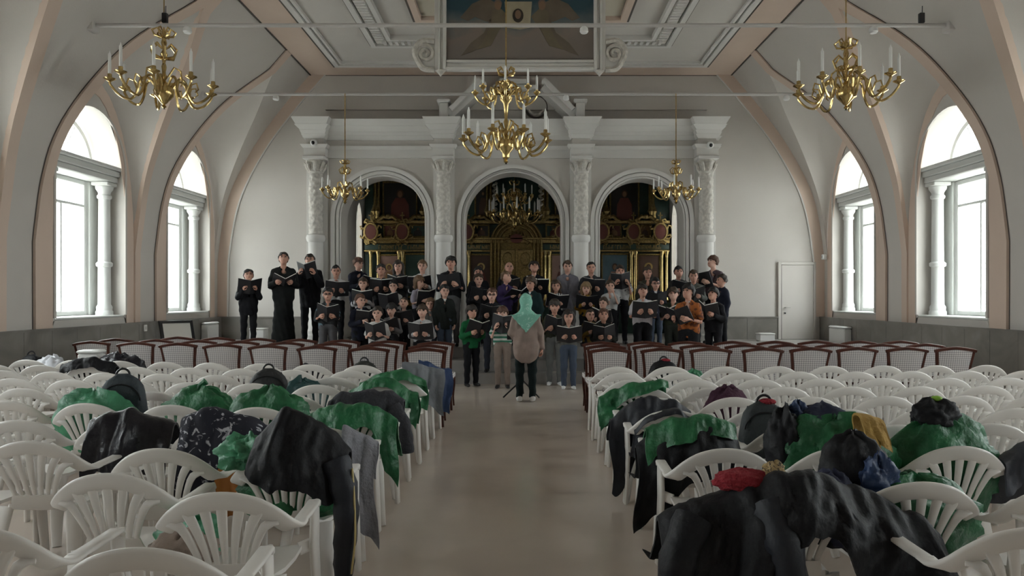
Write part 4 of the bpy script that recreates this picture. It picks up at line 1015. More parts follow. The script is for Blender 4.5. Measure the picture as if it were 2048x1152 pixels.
def person(px, py, d, level, label, top='shirt', tc=(.5, .5, .5), bc=(.03, .03, .04), hair='short', hc='dark', face=0.0, pose='folder', book=True, look=0.0, sleeve='long', shoe='shoe_black', skin='skin', shirt=None, tie=None, glasses=False, bookc=None, lift=0.0, backw=False, seed=0, book_label=None, mtop=None, booktilt=None):
    x0, y0, ztop = at(px, py, d)
    h = ztop-level; k = h/1.75
    t = thing('person', label, 'person', (x0, y0, level), face, 'choir singers' if not backw else None)
    rr = random.Random(seed+int(px*7+py))
    hh = .162+.047*h; zc = h-hh                       # head height, chin
    zs = zc-.052*h; zh = .52*h; zk = .285*h; za = .045*h; sw = .094*h; hp = .055*h
    kid = max(0, min(1, (1.6-h)/.5))
    # arms
    lift += rr.uniform(-.015, .015)*h
    if pose == 'folder':
        El = [(q*.138*h, .01*h-.03*h, zs-.165*h) for q in (-1, 1)]; Wr = [(q*.082*h, -.165*h, zs-.125*h+lift) for q in (-1, 1)]
    elif pose == 'high':
        El = [(q*.13*h, -.06*h, zs-.15*h) for q in (-1, 1)]; Wr = [(q*.085*h, -.175*h, zs-.04*h+lift) for q in (-1, 1)]
    elif pose == 'face':                              # one hand raised to the face
        El = [(-.13*h, -.02*h, zs-.165*h), (.10*h, -.12*h, zs-.12*h)]; Wr = [(-.08*h, -.16*h, zs-.12*h), (.035*h, -.13*h, zc-.0*h)]
    elif pose == 'conduct':
        El = [(q*.132*h, .012*h, zs-.165*h) for q in (-1, 1)]; Wr = [(-.148*h, -.025*h, zs-.31*h), (.115*h, -.13*h, zs-.21*h)]
    else:
        El = [(q*.13*h, .012*h, zs-.17*h) for q in (-1, 1)]; Wr = [(q*.128*h, -.035*h, zs-.31*h) for q in (-1, 1)]
    Sh = [(q*sw, 0, zs-.02*h) for q in (-1, 1)]
    wf = 1.0-.06*kid
    hy = -.012*h-abs(look)*.04                         # head centre forward when looking down
    hcn = (0, hy, zc+hh*.53)
    rh = (hh*.352, hh*.42, hh*.50)
    def headf(P):
        ca, sa = cos(look), sin(look)
        py_, pz_ = P[1]-hcn[1], P[2]-hcn[2]
        Q = (P[0], ca*py_-sa*pz_+hcn[1], sa*py_+ca*pz_+hcn[2])
        return Q
    def head_sdf(P):
        Q = headf(P); c = hcn
        dd = ell(Q, (0, c[1]+.012, c[2]+hh*.06), (rh[0], rh[1]*.98, rh[2]*.88))
        dd = smin(dd, ell(Q, (0, c[1]-hh*.10, c[2]-hh*.22), (hh*.26, hh*.29, hh*.29)), .03)
        dd = smin(dd, cap(Q, (0, c[1]-hh*.37, c[2]+hh*.03), (0, c[1]-hh*.45, c[2]-hh*.10), hh*.03, hh*.055), .015)   # nose
        for q in (-1, 1):
            dd = smin(dd, ell(Q, (q*rh[0]*1.02, c[1]+.01, c[2]-hh*.04), (hh*.035, hh*.075, hh*.12)), .008)          # ears
            dd = -smin(-dd, ell(Q, (q*hh*.15, c[1]-hh*.44, c[2]+hh*.02), (hh*.085, hh*.06, hh*.05)), .012)           # eye sockets
        return dd
    s_ = h/1.75
    def arms(P, off, e0=1.0, k_=.03):
        dd = None
        for q in (0, 1):
            a = cap(P, Sh[q], El[q], (.043*s_+off), (.037*s_+off))
            if e0 > .5: a = smin(a, cap(P, El[q], tuple(np.array(El[q])*(1-e0)+np.array(Wr[q])*e0), .038*s_+off, (.026*s_+off)), .02)
            dd = a if dd is None else np.minimum(dd, a)
        return dd
    def torso(P, off, zlo):
        dd = None
        for q in (-1, 1):
            a = cap(P, (q*.066*h*wf, 0, zs-.07*h), (q*.052*h, .005, zlo), .088*s_+off, .086*s_+off, 1.12)
            dd = a if dd is None else smin(dd, a, .06)
        for q in (-1, 1): dd = smin(dd, cap(P, (q*sw*.9, .005, zs-.012*h), (0, .01, zs+.022*h), .040*s_+off, .044*s_+off), .04)
        return dd
    def legs(P, off, zlo=za):
        dd = None
        for q in (-1, 1):
            a = smin(cap(P, (q*hp, 0, zh), (q*hp*1.05, -.008, zk), .080*s_+off, .052*s_+off), cap(P, (q*hp*1.05, -.008, zk), (q*hp*1.1, .01, zlo), .052*s_+off, .036*s_+off), .03)
            dd = a if dd is None else smin(dd, a, .015)
        return dd
    # --- body: one continuous skin surface under the clothes
    def bodyf(P):
        dd = smin(torso(P, -.012, zh), legs(P, -.012), .05)
        dd = smin(dd, arms(P, -.006), .03)
        dd = smin(dd, cap(P, (0, .012, zs-.02), (0, hy*.6+.004, zc+hh*.2), .052*s_, .05*s_), .03)
        dd = smin(dd, head_sdf(P), .025)
        for q in (-1, 1): dd = smin(dd, cap(P, (q*hp*1.1, .03, .03), (q*hp*1.25, -.085*s_*1.3, .025), .03*s_, .026*s_), .02)
        return dd
    xe = max(sw+.09*s_, .17*h)
    xs = np.unique(np.concatenate([np.arange(-xe, xe+.02, .018), np.arange(-.1, .101, .0095)])).astype(np.float32)
    xs = xs[np.concatenate([[True], np.diff(xs) > .004])]
    ys = np.unique(np.concatenate([np.arange(-.27*h, .15, .018), np.arange(-.155, .11, .0095)])).astype(np.float32); ys = ys[np.concatenate([[True], np.diff(ys) > .004])]
    zz = np.concatenate([np.arange(-.02, zc-.06, .026), np.arange(zc-.05, h+.02, .0095)]).astype(np.float32)
    ax = [xs, ys, zz]
    V, Fq = nets(field(ax, bodyf), *ax); V = smooth_mesh(V, Fq, 1, .3)
    # join the hands at the wrists
    parts_v, parts_f = [V], [Fq]; n0 = len(V)
    for q in (0, 1):
        if pose == 'none': continue
        sg = -1 if q == 0 else 1
        W_ = Vector(Wr[q]); fd = (W_-Vector(El[q])).normalized()
        zax = -fd; pal = Vector((-sg, 0, .15)) if pose in ('folder', 'high', 'conduct') else Vector((-sg, .3, 0))
        if pose == 'face' and q == 1: pal = Vector((-.2, 1, 0))
        xax = (pal-zax*pal.dot(zax)).normalized(); yax = zax.cross(xax)
        Mx = np.array([[xax.x, yax.x, zax.x], [xax.y, yax.y, zax.y], [xax.z, yax.z, zax.z]])
        hv = HV.copy()*(s_*.9+.06)
        flip = sg < 0
        if flip: hv[:, 1] *= -1
        hv = hv@Mx.T+np.array(W_)
        hf = HF[:, ::-1] if flip else HF
        parts_v.append(hv); parts_f.append(hf+n0); n0 += len(hv)
    link('body', npmesh('body', np.concatenate(parts_v), np.concatenate(parts_f), M[skin]), t)
    # --- face details
    ca, sa = cos(look), sin(look)
    def hp_(x, y, z):                                  # head-space point -> local
        yy, zz_ = y, z
        return (x, hcn[1]+ca*yy+sa*zz_, hcn[2]-sa*yy+ca*zz_)
    if hair != 'scarf':
        for q in (-1, 1):
            e = link('eye', EYE, t, hp_(q*hh*.15, -hh*.375, hh*.025)); e.scale = (1.3*hh/.235,)*3
            e = link('eyebrow', BROW, t, hp_(q*hh*.155, -hh*.405, hh*.10)); e.scale = (hh/.235,)*3; e.rotation_euler = (look, 0, 0)
        mo = MB(); op = rr.choice((.012, .02, .028)); mo.sphere((0, 0, 0), (hh*.085, .012, hh*op*1.6), 8, 6)
        link('mouth', mo.mesh('mouth', M['mouth']), t, hp_(0, -hh*.365, -hh*.245))
    if glasses:
        g = MB()
        for q in (-1, 1): g.tube([(q*hh*.15+hh*.1*cos(2*pi*j/12), -hh*.45, hh*.02+hh*.08*sin(2*pi*j/12)) for j in range(13)], .004, 4, False); g.tube([(q*hh*.25, -hh*.44, hh*.03), (q*hh*.36, 0, hh*.03)], .004, 4)
        g.tube([(-hh*.05, -hh*.45, hh*.03), (hh*.05, -hh*.45, hh*.03)], .004, 4)
        g.v = [hp_(*v) for v in g.v]; g.build('glasses', M['black'], t)
    # --- hair
    if hair == 'scarf':
        def hf_(P):
            a = ell(P, (0, hy+.012, zc+hh*.56), (rh[0]*1.16, rh[1]*1.14, rh[2]*1.05))
            a = smin(a, cap(P, (0, .02, zc+hh*.25), (0, .03, zs+.03), .082*s_, .105*s_), .04)
            b_ = np.minimum(cap(P, (-.092*h, .02, zs-.012*h), (0, .03, zs+.025*h), .052*s_, .06*s_), cap(P, (.092*h, .02, zs-.012*h), (0, .03, zs+.025*h), .052*s_, .06*s_))
            a = smin(a, b_, .05)
            # triangular tail down the back
            tri = np.maximum(np.maximum((zs-.155*h)-P[2]+np.abs(P[0])*1.15, P[2]-zs-.02), np.abs(P[1]-.118*s_)-.017)
            a = smin(a, tri, .03)
            a = a+.004*np.sin(P[0]*55+P[2]*40)
            return np.maximum(a, -(P[1]+.13*s_))
        ax = axes(-.26, .26, -.2, .22, zs-.2*h, h+.03, .012); V, Fq = nets(field(ax, hf_), *ax)
        link('headscarf', npmesh('headscarf', V, Fq, mtop or cloth((.12, .30, .23))), t)
    elif hair != 'bald':
        def hf_(P):
            Q = headf(P); c = hcn
            th = dict(short=.018, bowl=.026, bob=.03, long=.024, mess=.032, fringe=.024, crop=.010)[hair]
            w_ = .004*np.sin(Q[0]*70+Q[2]*45+seed)+.004*np.sin(Q[1]*60-Q[2]*50)
            a = ell(Q, (0, c[1]+.018, c[2]+hh*.09), (rh[0]+th, rh[1]*.98+th, rh[2]*.88+th))+w_
            zf = dict(short=.22, bowl=.12, bob=.15, long=.22, mess=.16, fringe=.11, crop=.26)[hair]*hh     # hairline height on the brow
            zb = dict(short=-.16, bowl=-.12, bob=-.42, long=-.3, mess=-.18, fringe=-.18, crop=-.10)[hair]*hh
            yr = (Q[1]-c[1])/rh[1]                     # -1 face .. +1 back of the head
            cut = np.where(yr < -.25, zf, np.clip(zf+(zb-zf)*(yr+.25)/.45, min(zf, zb), zf))
            cut = cut+.05*hh*np.sin(Q[0]*48+seed*1.7+px)+.03*hh*np.sin(Q[0]*110+py)
            a = np.maximum(a, cut+c[2]-Q[2])
            if hair in ('bob', 'long'):
                L = zc-.0*h if hair == 'bob' else zs-.10*h
                for q in (-1, 0, 1):
                    b_ = cap(P, (q*rh[0]*.9, c[1]+.03+.03*(q == 0), c[2]+hh*.1), (q*rh[0]*1.0, c[1]+.045+.03*(q == 0), L), .045*s_+.006, .035*s_+.004)+w_
                    a = smin(a, b_, .025)
            return a
        lo = zs-.16*h if hair in ('long', 'bob') else zc
        ax = axes(-.19, .19, -.2+hy, .21, lo, h+.045, .0105); V, Fq = nets(field(ax, hf_), *ax); V = smooth_mesh(V, Fq, 1, .3)
        link('hair', npmesh('hair', V, Fq, hairmat(HC[hc])), t)
    else:
        def hf_(P):
            Q = headf(P); c = hcn
            a = ell(Q, (0, c[1]+.018, c[2]+hh*.04), (rh[0]+.01, rh[1]+.008, rh[2]*.9))
            return np.maximum(np.maximum(a, (c[2]-hh*.12)-Q[2]), np.maximum(Q[2]-c[2]-hh*.2, c[1]-.0-Q[1]))
        ax = axes(-.17, .17, -.1+hy, .2, zc, h+.03, .011); V, Fq = nets(field(ax, hf_), *ax)
        link('hair', npmesh('hair', V, Fq, hairmat(HC[hc])), t)
    # --- top garment
    hem = dict(shirt=zh-.035*h, tee=zh-.03*h, sweater=zh-.045*h, jacket=zh-.11*h, tunic=zh-.115*h, cassock=.03)[top]
    off = dict(shirt=.012, tee=.012, sweater=.018, jacket=.020, tunic=.018, cassock=.018)[top]
    e0 = dict(long=.93, short=.0, mid=.35)[sleeve] if top != 'tee' else (.0 if sleeve == 'long' else dict(short=0, mid=.35)[sleeve])
    ph = rr.uniform(0, 6)
    def topf(P):
        zl = max(hem-.02, zh-.02)
        a = torso(P, off, min(zl, hem+.06*h) if top != 'cassock' else zh)
        if top in ('jacket', 'tunic', 'sweater'):
            a = smin(a, cap(P, (0, 0, zs-.12*h), (0, .0, hem if top != 'tunic' else hem-.08*h), .10*s_+off, (.118 if top != 'tunic' else .135)*s_+off, 1.05), .05)
        if top == 'tunic':
            for q in (-1, 1): a = smin(a, cap(P, (q*.04*h, 0, zs-.16*h), (q*.055*h, .0, hem-.09*h), .095*s_+off, .115*s_+off), .04)
        if top == 'cassock':
            a = smin(a, cap(P, (0, 0, zs-.12*h), (0, 0, .05), .11*s_+off, .21*s_+off, 1.1), .06)
        w_ = .005*np.sin(P[2]*42+8*P[0]+ph)*np.sin(P[0]*26+ph*2)+.004*np.sin(P[0]*60+P[2]*14+ph)
        b_ = arms(P, off+.006, e0) if e0 > .01 else None
        if b_ is None:
            for q in (0, 1):
                c_ = cap(P, Sh[q], tuple(np.array(Sh[q])*.3+np.array(El[q])*.7), .05*s_+off+.004, .048*s_+off+.012)
                b_ = c_ if b_ is None else np.minimum(b_, c_)
        hm = hem
        if top == 'tunic': hm = hem+.06*h-.105*h*np.sqrt(np.clip(1-(P[0]/(.118*h))**2, 0, 1))
        a = np.maximum(a, hm-P[2]) if top == 'tunic' else a
        a = smin(a, b_, .025 if top != 'tunic' else .008)+w_
        a = np.maximum(a, hem-P[2]) if top != 'tunic' else a
        if top in ('jacket',):                        # open front: the shirt shows in a V
            wv = np.clip((P[2]-(zs-.17*h))/(.17*h), 0, 1)*.062*s_
            a = np.maximum(a, np.minimum(wv-np.abs(P[0]), P[1]+.045))*1.0 if shirt is None else np.maximum(a, -np.maximum(np.abs(P[0])-wv, P[1]+.06*s_))
        a = np.maximum(a, -(cap(P, (0, .01, zs-.03), (0, hy*.5, zc+.05), .054*s_, .056*s_)))
        return a
    ax = axes(-xe-.04, xe+.04, -.25*h, .22*s_+.02, hem-.03-(.08*h if top == 'tunic' else 0), zs+.085*h, .0145 if h > 1.3 else .0135)
    if top == 'cassock': ax = axes(-.30, .30, -.28*h, .3, 0, zs+.085*h, .018)
    V, Fq = nets(field(ax, topf), *ax)
    nm = dict(shirt='shirt', tee='t_shirt', sweater='sweater', jacket='jacket', tunic='tunic', cassock='cassock')[top]
    link(nm, npmesh(nm, V, Fq, cloth(tc) if mtop is None or hair == 'scarf' else mtop), t)
    if shirt is not None and not backw:
        def sf(P): return np.maximum(np.maximum(torso(P, .006, zh), (zs-.2*h)-P[2]), np.maximum(np.abs(P[0])-.085*s_, P[1]+.02))
        ax = axes(-.11, .11, -.2, .02, zs-.22*h, zs+.06*h, .013); V, Fq = nets(field(ax, sf), *ax)
        if len(V): link('shirt_front', npmesh('shirt_front', V, Fq, cloth(shirt)), t)
    if (shirt is not None or top == 'shirt') and hair != 'scarf':
        cl_ = MB(); cc = shirt if shirt is not None else tc
        cl_.tube([(.058*s_*sin(a), .006-.058*s_*cos(a)*1.0, zs+.026*h+.012*h*(1-cos(a))*.5) for a in np.linspace(.35, 2*pi-.35, 14)], [.011*s_]+[.014*s_]*12+[.011*s_], 6)
        cl_.build('collar', cloth(cc), t)
    if tie is not None:
        ti = MB(); ti.strap([(0, -.085*s_-.0, zs+.012*h), (0, -.128*s_, zs-.05*h), (0, -.132*s_, zs-.2*h)], (1, 0, 0), [.014*s_, .018*s_, .028*s_], .006); ti.build('tie', cloth(tie), t)
    # --- trousers and shoes
    if top != 'cassock':
        def lf(P):
            a = legs(P, .018, .05*h); a = smin(a, cap(P, (-hp*.8, 0, zh+.03*h), (hp*.8, 0, zh+.03*h), .078*s_+.012, .078*s_+.012), .04)
            a = a+.005*np.sin(P[2]*38+ph)*np.sin(P[0]*30)
            return np.maximum(np.maximum(a, .032*h-P[2]), P[2]-zh-.055*h)
        ax = axes(-.13*h, .13*h, -.15, .15, .0, zh+.08*h, .0165); V, Fq = nets(field(ax, lf), *ax)
        link('trousers', npmesh('trousers', V, Fq, cloth(bc)), t)
    for q in (-1, 1):
        def sf(P): return np.maximum(smin(cap(P, (q*hp*1.1, .04*s_, .04*s_), (q*hp*1.3, -.12*s_, .032*s_), .042*s_, .038*s_), ell(P, (q*hp*1.12, .02, .06*s_), (.045*s_, .055*s_, .05*s_)), .03), .004-P[2])
        xc_ = q*hp*1.2; ax = axes(xc_-.075, xc_+.075, -.2*s_, .12*s_, -.012, .12*s_, .0135); V, Fq = nets(field(ax, sf), *ax)
        link('shoe', npmesh('shoe', V, Fq, M[shoe]), t)
    # --- music folder in the hands, a thing of its own
    if book and not backw:
        mid = (Vector(Wr[0])+Vector(Wr[1]))/2
        if pose == 'face': mid = Vector((-.03*h, -.2*h, zs-.13*h))
        tilt = booktilt if booktilt is not None else rr.uniform(.3, .75)
        fo = make_folder(book_label or ('black folder held by '+label), k=min(1, .72+.28*h/1.7), op=rr.uniform(.2, .75), c=bookc, over=rr.choice((-.006, .002, .012)))
        fo.location = t.matrix_basis.copy() @ Vector((0, 0, 0)) if False else (0, 0, 0)
        Rz = Matrix.Rotation(face, 4, 'Z')
        pos = Rz @ Vector((mid.x, mid.y-.045*s_+.07*sin(tilt), mid.z-.04*s_-.06*cos(tilt)))
        fo.location = (x0+pos.x, y0+pos.y, level+pos.z); fo.rotation_euler = (tilt, rr.uniform(-.14, .14), face+rr.uniform(-.12, .12))
    return t
def make_folder(label, k=1.0, op=.4, c=None, over=.0):
    """open folder standing in its own frame: spine up z, pages facing +y (the reader); two covers, page blocks"""
    t = thing('music_folder', label, 'folder', (0, 0, 0), 0, 'music folders of the choir')
    for q in (-1, 1):
        ca, sa = cos(op), sin(op)
        def tr(u, v, z): return (q*(u*ca-v*sa*0)-q*v*sa*.0, u*sa+v*ca, z)
        def blk(u0, u1, v0, v1, z0, z1):
            vs = [tr(u, v, z) for z in (z0, z1) for u, v in ((u0, v0), (u1, v0), (u1, v1), (u0, v1))]
            b = MB(); b.rings([vs[:4], vs[4:]] if q > 0 else [vs[:4][::-1], vs[4:][::-1]], True, True); return b
        blk(0.0, .245*k, -.004, .002, -.02*k, .31*k).build('cover', c or M['folder'], t, smooth=False)
        blk(.006, .225*k+over, .003, .016, -.01*k, .31*k+over).build('pages', M['paper'], t, smooth=False)
    return t
PRINT = {}
def printed(name, base, ink, scale=14, thr=.55, kind='noise'):
    m = bpy.data.materials.new(name); m.use_nodes = True; nt = m.node_tree; b = nt.nodes['Principled BSDF']; b.inputs['Roughness'].default_value = .85
    tc = nt.nodes.new('ShaderNodeTexCoord')
    if kind == 'stripe':
        w_ = nt.nodes.new('ShaderNodeTexWave'); w_.bands_direction = 'Z'; w_.inputs['Scale'].default_value = scale; out = w_.outputs['Fac']
    elif kind == 'vstripe':
        w_ = nt.nodes.new('ShaderNodeTexWave'); w_.bands_direction = 'X'; w_.inputs['Scale'].default_value = scale; out = w_.outputs['Fac']
    else:
        w_ = nt.nodes.new('ShaderNodeTexNoise'); w_.inputs['Scale'].default_value = scale; w_.inputs['Detail'].default_value = 3; w_.inputs['Distortion'].default_value = 1.5; out = w_.outputs['Fac']
    nt.links.new(tc.outputs['Object'], w_.inputs['Vector'])
    r_ = nt.nodes.new('ShaderNodeValToRGB'); r_.color_ramp.elements[0].position = thr-.03; r_.color_ramp.elements[1].position = thr+.03
    r_.color_ramp.elements[0].color = (*base, 1); r_.color_ramp.elements[1].color = (*ink, 1)
    nt.links.new(out, r_.inputs[0]); nt.links.new(r_.outputs[0], b.inputs['Base Color'])
    return m
K = (.013, .013, .016); NAVY = (.016, .018, .032); WHT = (.62, .62, .63); GRY = (.16, .155, .155); JEAN = (.07, .09, .13); DG = (.05, .052, .055)
A_, B_, C_, D_, E_ = (13.02, 0), (13.55, .2), (13.92, .4), (14.45, SOL), (15.1, SOL)
def P(px, py, row, label, **kw): return person(px, py, row[0], row[1], label, **kw)
D2 = (14.85, SOL); E2 = (15.45, SOL); C2 = (13.98, .4)
# far row, on the platform
P(497, 540, (14.3, SOL), 'boy in dark suit standing alone beside the wall', top='jacket', tc=K, bc=K, shirt=(.2, .2, .22), face=.45, look=.25, pose='high', hair='short', hc='black')
P(567, 506, (14.4, SOL), 'tall priest in long black cassock reading a book', top='cassock', tc=(.010, .011, .011), face=.35, look=.35, hair='short', hc='dark', booktilt=1.15)
P(620, 510, (14.95, SOL), 'man in black suit and open white collar next to the priest', top='jacket', tc=K, bc=K, shirt=WHT, face=.1, look=.2, hair='short', hc='dark', pose='high')
P(672, 532, D2, 'man in white shirt and dark tie', top='shirt', tc=WHT, bc=K, tie=(.02, .02, .025), face=.3, hair='crop', hc='black', pose='folder')
P(716, 517, (15.6, SOL), 'auburn-haired singer in dark navy turned sideways', top='sweater', tc=NAVY, bc=K, face=.9, hair='bowl', hc='auburn', skin='skin2')
P(762, 530, (14.85, SOL), 'black-haired youth in dark shirt before the leftmost icon', top='shirt', tc=DG, bc=K, face=.2, hair='short', hc='black', look=.15)
P(797, 523, E2, 'long-haired girl in dark grey between two icons', top='sweater', tc=DG, bc=K, hair='long', hc='dark', skin='skin2')
P(845, 522, E_, 'fair young man in white shirt before the green icon panel', top='shirt', tc=WHT, bc=K, hair='short', hc='light', skin='skin2')
P(902, 515, (14.4, SOL), 'tall young man in black shirt by the carved column', top='shirt', tc=K, bc=(.12, .12, .125), hair='mess', hc='black', look=.15, sleeve='mid')
P(957, 535, E2, 'man in dark clothes mostly hidden behind a boy raising his hand', top='sweater', tc=K, bc=K, hair='short', hc='black', book=False, pose='down')
P(1018, 525, E2, 'balding man in black by the royal doors', top='sweater', tc=K, bc=K, hair='bald', hc='grey', look=.2, face=.1)
P(1068, 524, E_, 'man in black suit bowing his head by the royal doors', top='jacket', tc=K, bc=K, shirt=WHT, hair='mess', hc='dark', look=.5, face=.1)
P(1135, 523, E_, 'young man in white T-shirt under a grey cardigan', top='jacket', tc=(.17, .165, .19), bc=(.14, .14, .14), shirt=WHT, hair='short', hc='brown', book=False, pose='down', skin='skin2')
P(1182, 525, E_, 'young man in charcoal T-shirt by the carved column', top='tee', tc=(.055, .058, .065), bc=K, hair='crop', hc='black')
P(1240, 532, E_, 'young man in white printed shirt before the blue icon', top='tee', mtop=printed('printed_white', (.55, .56, .57), (.05, .05, .06), 9, .58), bc=K, hair='short', hc='dark', pose='high')
P(1295, 535, E_, 'young man in khaki before the last icon', top='shirt', tc=(.06, .055, .04), bc=K, hair='short', hc='brown', book=False, pose='down')
P(1357, 534, (15.4, SOL), 'man in dark grey shirt before the bright altar window', top='shirt', tc=(.06, .06, .06), bc=K, hair='short', hc='black', look=.1)
P(1387, 542, (14.7, SOL), 'boy in grey-green top beside the outer column', top='sweater', tc=(.10, .105, .095), bc=K, hair='short', hc='brown', face=-.2)
P(1427, 513, E_, 'tall auburn-haired youth in plum T-shirt at the end of the choir', top='tee', tc=(.10, .07, .085), bc=K, hair='bowl', hc='auburn', face=-1.0, look=.3, skin='skin2')
P(1444, 550, (14.2, SOL), 'boy in navy suit with white collar seen from the side', top='jacket', tc=NAVY, bc=K, shirt=WHT, face=-1.3, hair='short', hc='dark', pose='down', book=False)
# middle rows on the steps
P(656, 577, B_, 'boy in glasses and black T-shirt with blue print', top='tee', mtop=printed('printed_black', (.013, .014, .016), (.10, .17, .22), 5, .60), bc=(.10, .10, .11), hair='short', hc='black', glasses=True, sleeve='mid', face=.2)
P(726, 557, D_, 'boy in pale shirt behind the auburn boy in navy', top='shirt', tc=(.5, .5, .52), bc=K, hair='short', hc='brown', face=.1, skin='skin2')
P(720, 590, B_, 'auburn boy in navy suit turned toward the aisle', top='jacket', tc=NAVY, bc=K, shirt=WHT, face=.8, hair='short', hc='auburn', skin='skin2', pose='folder')
P(787, 562, D_, 'boy in white T-shirt with a hand at his face', top='tee', tc=(.5, .5, .5), bc=K, hair='short', hc='black', pose='face', skin='skin2')
P(838, 554, D_, 'girl with a blond bob and lilac top turned sideways', top='tee', tc=(.36, .34, .42), bc=K, hair='bob', hc='light', face=.9, skin='skin2')
P(755, 615, A_, 'small boy in white T-shirt at the front corner of the choir', top='tee', tc=(.55, .54, .53), bc=K, hair='short', hc='dark', skin='skin2')
P(783, 609, B_, 'boy with dark cap of hair in grey shirt', top='shirt', tc=(.2, .195, .2), bc=K, hair='bowl', hc='black', skin='skin2', face=-.1)
P(808, 596, C_, 'child in taupe top looking down at the book', top='tee', tc=(.16, .14, .13), bc=K, hair='crop', hc='brown', look=.35, skin='skin2')
P(845, 611, A_, 'brown-haired boy in white striped shirt with black folder', top='shirt', mtop=printed('vertical_stripe', (.5, .5, .51), (.25, .25, .27), 12, .6, 'vstripe'), bc=K, hair='fringe', hc='brown', skin='skin2', look=.15)
P(861, 598, C2, 'small child peeping between two boys below the tall young man', top='tee', tc=(.2, .2, .2), bc=JEAN, hair='short', hc='light', book=False, pose='down', skin='skin2')
P(889, 571, C_, 'boy in dark jacket, white collar and jeans', top='jacket', tc=(.018, .022, .02), bc=JEAN, shirt=WHT, hair='short', hc='black', face=.35, skin='skin2', book=False, pose='down')
P(957, 549, D_, 'boy in dark jacket raising an open book', top='jacket', tc=K, bc=K, shirt=K, hair='short', hc='brown', skin='skin2', face=.2)
P(1011, 544, D_, 'light-haired boy in purple sweater reading sideways', top='sweater', tc=(.045, .03, .10), bc=K, hair='short', hc='light', face=.8, look=.3, skin='skin2', booktilt=1.0)
P(984, 578, B_, 'boy in glasses and black sweater with small white book', top='sweater', tc=K, bc=(.04, .045, .06), hair='short', hc='auburn', glasses=True, skin='skin2', bookc=None)
P(943, 612, A_, 'boy in bright green sweater and black trousers', top='sweater', tc=(.012, .13, .045), bc=K, hair='fringe', hc='dark', face=.5, skin='skin', look=.1)
P(1005, 615, (12.75, 0), 'small child in green and white striped jersey', top='tee', mtop=printed('green_stripe', (.03, .16, .10), (.52, .53, .5), 4.2, .5, 'stripe'), bc=(.24, .19, .16), hair='fringe', hc='auburn', skin='skin2', pose='high', look=.1)
P(1062, 556, C_, 'brown-haired boy in dark teal jacket behind the conductor', top='jacket', tc=(.012, .028, .03), bc=JEAN, shirt=WHT, hair='mess', hc='brown', face=-.5, skin='skin', book=False, pose='down')
P(1112, 562, D_, 'girl in black and white striped top', top='tee', mtop=printed('wide_stripe', (.05, .05, .055), (.5, .5, .5), 7, .55, 'vstripe'), bc=K, hair='long', hc='brown', skin='skin')
P(1109, 601, (13.15, 0), 'dark-haired boy in olive shirt and grey trousers beside the conductor', top='shirt', tc=(.06, .062, .045), bc=(.16, .165, .16), hair='fringe', hc='dark', shoe='shoe_white', sleeve='mid')
P(1137, 622, (12.62, 0), 'girl in grey T-shirt and jeans in the front row', top='tee', tc=(.15, .15, .14), bc=JEAN, hair='long', hc='dark', sleeve='mid', shoe='shoe_white', skin='skin')
P(1172, 567, D_, 'singer in mustard top with an open white book', top='sweater', tc=(.22, .12, .015), bc=K, hair='bob', hc='blond', skin='skin2', booktilt=.55)
P(1207, 596, C_, 'child looking aside below the printed white shirt', top='tee', tc=(.1, .1, .1), bc=K, hair='short', hc='brown', face=-.5, skin='skin2')
P(1180, 620, B_, 'child in mustard cardigan leaning in from the middle', top='sweater', tc=(.16, .10, .02), bc=K, hair='crop', hc='brown', face=.2, skin='skin', look=.1)
P(1207, 619, A_, 'brown-haired child with both hands on a black folder', top='sweater', tc=(.02, .022, .02), bc=K, hair='short', hc='auburn', look=.2)
P(1220, 562, D_, 'child in white half hidden by a raised folder', top='tee', tc=(.5, .5, .5), bc=K, hair='short', hc='brown', book=False, pose='face', skin='skin2')
P(1311, 557, D_, 'boy in glasses, dark jacket and white shirt', top='jacket', tc=NAVY, bc=JEAN, shirt=WHT, hair='short', hc='black', glasses=True)
P(1285, 570, B_, 'boy in white short-sleeved shirt with wide open folder', top='shirt', tc=(.55, .53, .57), bc=K, hair='fringe', hc='dark', look=.3, sleeve='short')
P(1347, 577, (13.6, .2), 'brown bowl-haired boy in dark green T-shirt', top='tee', tc=(.03, .038, .025), bc=(.03, .035, .03), hair='bowl', hc='brown', face=-.3, look=.2, skin='skin2')
P(1377, 571, (12.85, 0), 'boy in orange batik shirt', top='shirt', mtop=printed('orange_batik', (.30, .085, .012), (.10, .025, .008), 9, .5), bc=K, hair='mess', hc='black', face=-.7, look=.25, sleeve='short')
P(1427, 577, B_, 'boy in black track jacket with white sleeve stripes', top='sweater', tc=K, bc=K, hair='bowl', hc='black', face=-.7, look=.35)
# the conductor, seen from behind
P(1052, 589, (11.15, 0), 'conductor in mint headscarf and long tan shirt seen from behind', top='tunic', tc=(.27, .205, .175), bc=(.012, .02, .02), hair='scarf', face=pi, pose='conduct', book=False, shoe='shoe_white', backw=True, mtop=printed('mint_scarf', (.17, .40, .31), (.32, .54, .46), 16, .6))
# music stand in front of her
ms = thing('music_stand', 'black tripod music stand in front of the conductor', 'music stand', (at(1044, 0, 11.6)[0], 11.62, 0))
b = MB(); b.tube([(0, 0, .1), (0, 0, .98)], .014, 8); b.build('pole', M['blackmetal'], ms)
for j in range(3):
    a = 2*pi*j/3+pi+.45; b = MB(); b.tube([(0, 0, .28), (.33*cos(a), .33*sin(a), .015)], .012, 6); b.build('leg', M['blackmetal'], ms)
b = MB(); b.rings([[(-.24, -.03+.02*0, .92), (.24, -.03, .92), (.24, -.015, .92), (-.24, -.015, .92)], [(-.24, .13, 1.22), (.24, .13, 1.22), (.24, .145, 1.22), (-.24, .145, 1.22)]], True, True); b.build('desk', M['blackmetal'], ms, smooth=False)
